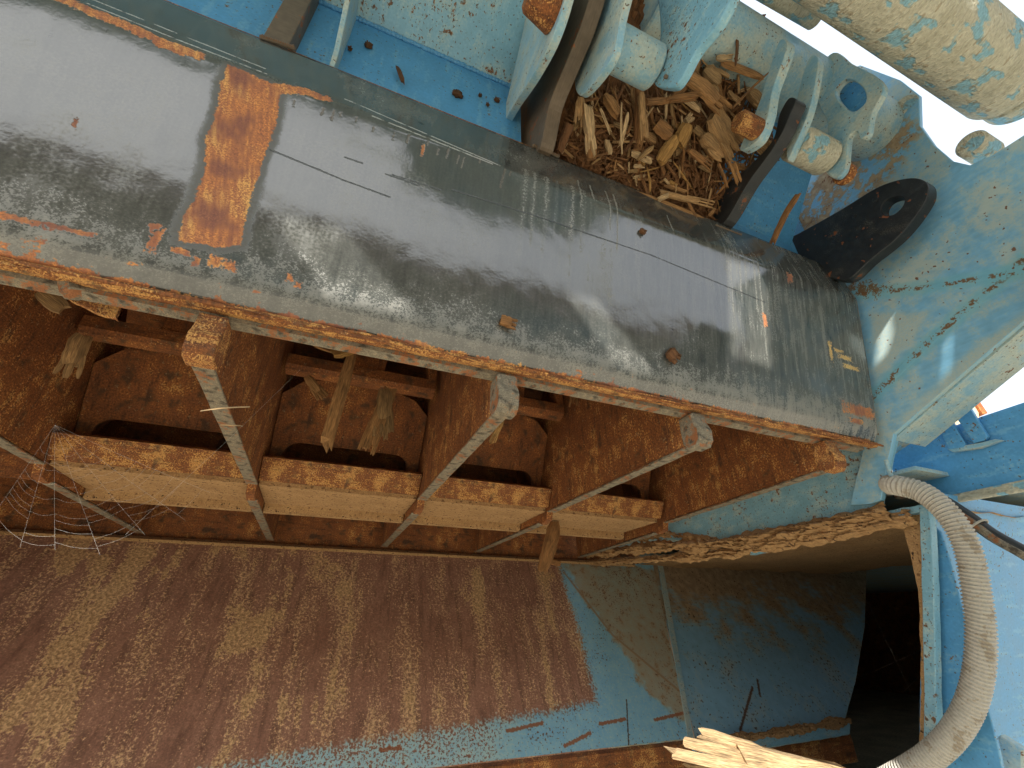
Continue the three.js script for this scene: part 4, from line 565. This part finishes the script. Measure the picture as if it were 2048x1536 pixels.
// ------------------------------------------------------------------ wood jammed between the two hinge arms
const WD = PT(1.885, -1.085, 2.40, -0.70), WUP = WD.n.clone();
const heap = [[1112, 305], [1130, 250], [1165, 200], [1190, 165], [1250, 185], [1310, 190], [1345, 178], [1372, 130], [1395, 95], [1440, 108], [1500, 135], [1545, 165], [1545, 300], [1520, 350], [1470, 400], [1440, 440], [1420, 442], [1300, 395], [1200, 345]];
{
  // dark rotten litter behind and between
  const r = rng(99), gs = [], hp = pix(WD, heap), back = mkPlane(WD.o.clone().addScaledVector(WD.n, -0.03), WD.u, WD.v);
  const sh = [], bx = hp.map(p => p.x), by = hp.map(p => p.y), X0 = 0.62, X1 = 1.62, Y0 = -0.02, Y1 = Math.max(...by) + 0.3, n = 60, pos = [], uv = [], idx = [];
  for (let j = 0; j <= n; j++) for (let i = 0; i <= n; i++) { const s = X0 + (X1 - X0) * i / n, t = Y0 + (Y1 - Y0) * j / n, d = -0.05 + 0.06 * pn(s * 7, t * 7, 256, 256, 2) + 0.05 * pn(s * 22, t * 22, 256, 256, 6) + 0.04 * pn(s * 50, t * 50, 256, 256, 9), p = WD.o.clone().addScaledVector(WD.u, s).addScaledVector(WD.v, t).addScaledVector(WD.n, d); pos.push(p.x, p.y, p.z); uv.push(s, t); }
  for (let j = 0; j < n; j++) for (let i = 0; i < n; i++) { const a = j * (n + 1) + i; idx.push(a, a + 1, a + n + 1, a + 1, a + n + 2, a + n + 1); }
  const lump = new THREE.BufferGeometry(); lump.setAttribute('position', new THREE.Float32BufferAttribute(pos, 3)); lump.setAttribute('uv', new THREE.Float32BufferAttribute(uv, 2)); lump.setIndex(idx); lump.computeVertexNormals();
  gs.push(lump.toNonIndexed());
  const put = (a, b, d) => hit(mkPlane(WD.o.clone().addScaledVector(WD.n, d), WD.u, WD.v), a, b);
  for (let k = 0, i = 0; i < 1500 && k < 20000; k++) { const a = 1100 + r() * 460, b = 90 + r() * 355; if (!inPoly(a, b, heap)) continue; i++; const c = put(a, b, -0.03 + r() * 0.03), t = r() * 6.28, l = 0.015 + r() * 0.05, d = WD.u.clone().multiplyScalar(Math.cos(t)).addScaledVector(WD.v, Math.sin(t)).addScaledVector(WD.n, (r() - 0.5) * 0.8).normalize().multiplyScalar(l); gs.push(woodGeo(c.clone().sub(d), c.clone().add(d), 0.004 + r() * 0.01, 0.003 + r() * 0.005, i + 3000, 2, WUP)); }
  const lit = new THREE.Mesh(mergeGeometries(gs), woodTone([0.36, 0.21, 0.115])); lit.name = 'wood_litter'; lit.castShadow = lit.receiveShadow = true; lit.userData = { label: 'fine dark brown wood litter packed between the hinge arms', category: 'wood litter', kind: 'stuff' }; scene.add(lit);
  // ordinary chips
  const tones = ['reddish brown', 'mid brown', 'tan brown', 'dark brown', 'light tan', 'whitish', 'olive brown', 'golden brown'];
  const chipLabel = (tone, l, a, b, th) => { const zone = b > 350 + (a - 1250) * 0.3 ? (a < 1290 ? 'on the left of the flap edge' : a < 1370 ? 'at the middle of the flap edge' : 'on the flap edge by the black arm') : a < 1190 ? 'beside the brown arm' : a < 1260 ? 'under the blue hinge barrel' : a < 1330 ? 'left of the golden chunk' : a < 1400 ? (b < 220 ? 'below the eye plate' : 'right of the golden chunk') : b < 200 ? 'below the cross tube' : a < 1470 ? 'around the tan block' : 'near the rusty pin'; const lie = Math.abs(Math.sin(th)) > 0.85 ? 'upright' : Math.abs(Math.sin(th)) < 0.45 ? 'level' : Math.sin(th) * Math.cos(th) > 0 ? 'rising' : 'falling'; return `${lie} ${l > 0.07 ? 'long' : l > 0.045 ? 'short' : 'tiny'} ${tones[tone]} wood chip ${zone}`; };
  let i = 0; for (let k = 0; i < 230 && k < 9000; k++) {
    const a = 1108 + r() * 440, b = 95 + r() * 345; if (!inPoly(a, b, heap)) continue; i++;
    const low = b > 330 + (a - 1250) * 0.3, c = put(a, b, -0.02 + r() * 0.05), t = (r() < 0.6 ? -0.6 : 1.2) + (r() - 0.5) * 1.9, l = (low ? 0.02 : 0.03) + r() * r() * (low ? 0.05 : 0.12), thin = r() < 0.45, w = thin ? 0.004 + r() * 0.007 : 0.008 + r() * r() * (low ? 0.02 : 0.042);
    const d = WD.u.clone().multiplyScalar(Math.cos(t)).addScaledVector(WD.v, Math.sin(t)).addScaledVector(WD.n, (r() - 0.5) * 0.7).normalize().multiplyScalar(l);
    const tone = Math.floor(Math.pow(r(), 1.1) * 7.99) % 8;
    single('wood_chip', r() < 0.3 ? frayed(c.clone().sub(d), c.clone().add(d), w, w * 0.6, i * 11, WUP) : woodGeo(c.clone().sub(d), c.clone().add(d), w, w * (0.35 + 0.4 * r()), i * 11, 6, WUP), WOODS[tone], chipLabel(tone, l, a, b, t), 'wood chip', 'small wood chips in the jammed pile');
  }
  // the pieces one can tell apart: from, to, width (photo pixels), tone, frayed, height, label
  const piece = (name, x0, y0, x1, y1, w, tone, fr, dz, label) => { const p = put(x0, y0, dz), q = put(x1, y1, dz + 0.01), k = p.distanceTo(q) / Math.hypot(x1 - x0, y1 - y0), W = w * k, s = Math.round(x0 * 7 + y0); single(name, fr ? frayed(p, q, W, W * 0.55, s, WUP, fr) : woodGeo(p, q, W, W * 0.6, s, 9, WUP), WOODS[tone], label, 'wood piece'); };
  piece('split_stick', 1173, 208, 1184, 312, 22, 5, 5, 0.06, 'pale split stick hanging down beside the brown arm');
  piece('split_stick', 1162, 192, 1156, 250, 18, 4, 3, 0.05, 'stubby pale stick end closest to the brown arm');
  piece('split_stick', 1282, 186, 1290, 280, 18, 4, 4, 0.07, 'pale straw coloured stick below the blue hinge barrel');
  piece('wood_splinter', 1243, 205, 1244, 308, 5, 5, 0, 0.09, 'thin white splinter hanging straight down in the pile');
  piece('wood_splinter', 1200, 215, 1222, 268, 6, 5, 3, 0.08, 'forked white splinter left of the thin hanging one');
  piece('wood_splinter', 1256, 225, 1240, 292, 8, 5, 4, 0.075, 'bundle of whitish fibres right of the thin hanging splinter');
  piece('wood_chunk', 1210, 188, 1240, 234, 24, 2, 0, 0.05, 'orange tan chunk under the blue hinge barrel');
  piece('wood_chunk', 1118, 306, 1142, 248, 20, 3, 0, 0.04, 'dark brown chunk against the foot of the brown arm');
  piece('wood_chunk', 1178, 276, 1182, 320, 28, 1, 0, 0.045, 'rounded brown chunk under the pale split stick');
  piece('split_stick', 1288, 204, 1400, 192, 12, 1, 5, 0.08, 'reddish brown stick lying level across the pile');
  piece('split_stick', 1376, 156, 1454, 226, 26, 2, 3, 0.07, 'long tan stick slanting down from the eye plate');
  piece('wood_chunk', 1424, 228, 1472, 312, 44, 4, 4, 0.06, 'largest light tan block with straight grain in the pile');
  piece('split_stick', 1440, 124, 1530, 158, 13, 2, 0, 0.06, 'straight brown stick along the top right of the pile');
  piece('wood_splinter', 1466, 216, 1541, 142, 5, 1, 0, 0.10, 'thin brown twig rising to the slim blue plate');
  piece('split_stick', 1476, 256, 1552, 310, 24, 4, 5, 0.10, 'frayed pale stick sticking out over the black arm');
  piece('wood_chunk', 1318, 326, 1352, 276, 28, 7, 0, 0.06, 'golden rotten chunk at the middle of the pile');
  piece('wood_chunk', 1358, 292, 1378, 248, 32, 7, 0, 0.05, 'yellow brown bark roll beside the golden chunk');
  piece('wood_chip', 1274, 321, 1307, 293, 10, 6, 0, 0.06, 'flat yellowish chip left of the golden chunk');
  piece('split_stick', 1316, 382, 1428, 410, 11, 4, 3, 0.05, 'tan stick lying near the lower edge of the pile');
  piece('split_stick', 1267, 384, 1406, 438, 8, 2, 0, 0.035, 'long thin stick along the flap edge under the pile');
  piece('wood_splinter', 1373, 398, 1402, 452, 7, 1, 0, 0.05, 'brown splinter overhanging the flap edge');
  piece('wood_chip', 1314, 400, 1338, 389, 10, 5, 0, 0.05, 'small white chip near the lower edge of the pile');
  piece('split_stick', 1376, 300, 1424, 336, 13, 1, 3, 0.06, 'brown stick below the yellow bark roll');
  piece('wood_splinter', 1436, 326, 1455, 376, 7, 1, 0, 0.07, 'left one of three hanging splinters below the tan block');
  piece('wood_splinter', 1457, 320, 1476, 372, 7, 2, 0, 0.08, 'middle one of three hanging splinters below the tan block');
  piece('wood_splinter', 1468, 320, 1486, 370, 7, 2, 0, 0.085, 'right one of three hanging splinters below the tan block');
  piece('wood_chunk', 1406, 270, 1450, 316, 28, 4, 4, 0.05, 'crumbling pale chunk left of the tan block');
  piece('wood_chunk', 1312, 246, 1342, 270, 30, 1, 0, 0.05, 'orange brown broken chunk right of the hanging sticks');
  piece('wood_chunk', 1498, 182, 1528, 216, 26, 6, 3, 0.05, 'olive brown chunk beside the slim blue plate');
  piece('wood_chunk', 1408, 138, 1448, 172, 30, 6, 3, 0.05, 'olive tan chunk under the cross tube');
  piece('wood_splinter', 1432, 116, 1466, 116, 10, 5, 4, 0.07, 'curled white shaving on top of the pile');
  piece('wood_splinter', 1475, 78, 1471, 132, 7, 3, 0, 0.10, 'dark bent twig standing in front of the cross tube');
  piece('split_stick', 1345, 200, 1378, 165, 16, 1, 0, 0.05, 'brown stick tucked below the eye plate');
  piece('wood_splinter', 1395, 98, 1448, 58, 5, 1, 0, 0.10, 'slender twig reaching up across the eye plate');
  const one = (name, P, x0, y0, x1, y1, w, tone, fr, label, th = 0.55) => { const p = hit(P, x0, y0), q = hit(P, x1, y1), k = p.distanceTo(q) / Math.hypot(x1 - x0, y1 - y0); single(name, fr ? frayed(p, q, w * k, w * k * th, x0 + y0, P.n, fr) : woodGeo(p, q, w * k, w * k * th, x0 + y0, 9, P.n), WOODS[tone], label, 'wood piece'); };
  // pieces elsewhere
  one('wood_lath', PZ(-2.9), 1112, 1040, 1083, 1146, 26, 1, 0, 'brown wooden lath poking down below the grate');
  one('wood_chip', PZ(-2.95), 1098, 1122, 1122, 1128, 12, 1, 0, 'short stub beside the brown lath');
  one('wood_lath', PZ(-1.9), 706, 700, 650, 896, 24, 2, 0, 'pointed stick hanging in the middle grate bay');
  one('bark_strip', PZ(-2.1), 782, 772, 732, 900, 26, 2, 6, 'shaggy bark strip hanging in the middle grate bay', 0.3);
  one('bark_strip', PZ(-2.1), 770, 775, 765, 880, 30, 6, 7, 'second frayed bark strip beside the shaggy one', 0.3);
  one('bark_strip', PZ(-1.95), 168, 668, 130, 755, 34, 4, 3, 'grey torn strip hanging in the left grate bay', 0.3);
  one('bark_strip', PZ(-1.6), 76, 580, 130, 622, 34, 4, 0, 'pale curved strip under the flap at the left', 0.3);
  one('wood_block', PZ(-1.9), 585, 668, 690, 700, 30, 2, 3, 'split tan block resting on the inner comb bar');
  one('wood_block', PZ(-1.88), 662, 706, 712, 690, 34, 7, 0, 'cut block end on the inner comb bar');
  one('wood_splinter', PZ(-1.95), 612, 752, 650, 800, 20, 2, 4, 'broken splinter below the inner comb bar');
  one('bark_strip', PZ(-1.45), 1005, 838, 982, 890, 10, 7, 4, 'yellow fibre strip hanging from the second rib', 0.3);
  one('bark_strip', PZ(-1.7), 1150, 760, 1145, 815, 14, 1, 3, 'brown fibre strip in the right grate bay', 0.3);
  one('wood_splinter', PZ(-1.35), 402, 822, 498, 814, 4, 5, 0, 'thin white straw caught across the left rib');
  one('wood_splinter', PZ(-1.5), 440, 850, 486, 852, 3, 5, 0, 'short straw below the white one on the left rib');
  one('broken_plank', PZ(-1.3), 1760, 1590, 1335, 1502, 62, 5, 5, 'weathered broken plank end at the bottom right', 0.4);
  one('twig', PX(1.95), 1602, 380, 1545, 486, 14, 1, 0, 'brown twig leaning behind the black lug');
  const lifted = d => mkPlane(PANEL.o.clone().addScaledVector(PANEL.n, d), PANEL.u, PANEL.v);
  one('wood_chip', lifted(0.012), 1000, 640, 1033, 652, 20, 1, 3, 'small brown chip stuck low on the black panel');
  one('wood_chip', lifted(0.012), 1336, 702, 1356, 722, 24, 3, 4, 'reddish chip with a curl stuck low on the black panel');
  one('wood_chip', lifted(0.01), 1280, 458, 1292, 468, 12, 3, 3, 'tiny dark chip stuck high on the black panel');
  one('twig', PZ(-1.13), 793, 132, 806, 168, 6, 3, 0, 'short dark twig on the blue beam face');
  const cl1 = (a, b, rad, lab) => { const p = hit(PZ(-1.142), a, b); const r2 = rng(a), g2 = [clod(p, rad, a, V(1, 1.1, 0.5), 3)]; for (let k = 0; k < 30; k++) { const t = r2() * 6.28, l = rad * (0.5 + 0.6 * r2()), d = V(Math.cos(t) * l, Math.sin(t) * l, 0.002 + r2() * 0.008); g2.push(woodGeo(p.clone().addScaledVector(d, 0.3), p.clone().add(d), 0.004, 0.003, a + k, 2, V(0, 0, 1))); } for (const g of g2) if (g.index) { /* merged below */ } single('mud_clod', mergeGeometries(g2.map(g => g.index ? g.toNonIndexed() : g)), WOODS[3], lab, 'mud clod'); };
  cl1(737, 90, 0.018, 'dark clod stuck near the left end of the blue beam face'); cl1(915, 188, 0.026, 'largest dark clod stuck on the blue beam face'); cl1(960, 191, 0.010, 'small dark clod right of the largest one on the beam'); cl1(975, 210, 0.009, 'smallest dark clod near the bracket on the beam'); cl1(994, 200, 0.014, 'dark clod in the corner by the blue bracket'); cl1(700, 98, 0.010, 'small dark clod at the left corner of the blue beam');
}

// ------------------------------------------------------------------ cobwebs
{
  const web = new THREE.MeshStandardMaterial({ color: new THREE.Color(0.75, 0.74, 0.7), roughness: 0.4 });
  const strand = (p, q, sag, r = 0.00016) => tube([p, p.clone().lerp(q, 0.5).add(V(0, -sag, 0)), q], r, 10, 4);
  const P = PZ(-1.7), gs = [strand(hit(P, 250, 1070), hit(P, 600, 740), 0.01)], wr = rng(8), ends = [[-20, 1040], [40, 1095], [110, 1100], [200, 1110], [290, 1070], [370, 1040], [420, 985]];
  for (const [x, y] of ends) gs.push(strand(hit(P, 110, 850), hit(P, x, y), 0.004, 0.00014));
  for (let k = 3; k < 17; k++) for (let i = 0; i + 1 < ends.length; i++) { if (wr() < 0.35) continue; const t = k / 17 + (wr() - 0.5) * 0.02, A = ends[i], B = ends[i + 1], at = ([x, y], m) => hit(P, 110 + (x - 110) * m, 850 + (y - 850) * m); gs.push(strand(at(A, t), at(B, t + 0.01), 0.006, 0.00012)); }
  single('cobweb', mergeGeometries(gs), web, 'fine orb cobweb across the left grate bay', 'cobweb');
  const P2 = PZ(-2.4), g2 = [strand(hit(P2, 1600, 1390), hit(P2, 1842, 1300), 0.02), strand(hit(P2, 1690, 1110), hit(P2, 1840, 1420), 0.01), strand(hit(P2, 1560, 1130), hit(P2, 1580, 1245), 0.005), strand(hit(P2, 1600, 1370), hit(P2, 1640, 1415), 0.005), strand(hit(P2, 1700, 1460), hit(P2, 1842, 1350), 0.02), strand(hit(P2, 1640, 1150), hit(P2, 1720, 1300), 0.01)];
  single('cobweb', mergeGeometries(g2), web, 'loose cobweb strands inside the dark chute opening', 'cobweb');
}

// ------------------------------------------------------------------ unseen cover overhead, out of view, shades the machine; slots shaped for the sun flecks
{
  const H = 3.4, C = mkPlane(V(0, H, 0), V(1, 0, 0), V(0, 0, 1));
  const up = p => { const k = (H - p.y) / SUN.y; return new THREE.Vector2(p.x + SUN.x * k, p.z + SUN.z * k); };
  const slot = (P, l) => l.map(([a, b]) => up(hit(P, a, b)));
  const holes = [slot(PANEL, [[545, 435], [690, 465], [838, 640], [655, 600]]), slot(PANEL, [[1125, 585], [1195, 598], [1312, 752], [1232, 735]]), slot(PANEL, [[1455, 520], [1535, 545], [1545, 740], [1460, 715]]), slot(ENDP, [[1805, 545], [1767, 572], [1755, 690], [1750, 735], [1775, 712], [1786, 675], [1783, 640], [1797, 610]]), slot(ENDP, [[1893, 675], [1904, 676], [1900, 745], [1886, 768]])];
  single('unseen_slotted_cover', extrude(C, [[-4.6, -1.5], [1.75, -1.5], [1.75, -0.3], [2.7, -0.3], [2.7, 3.3], [0.05, 3.3], [0.05, 2.25], [-4.6, 2.25]].map(p => new THREE.Vector2(...p)), 0.012, { bevel: 0, holes }), M.blueDust, 'unseen slotted cover plate out of view, placed to shade the machine and shape the sun flecks', 'cover');
}
renderer.render(scene, camera);
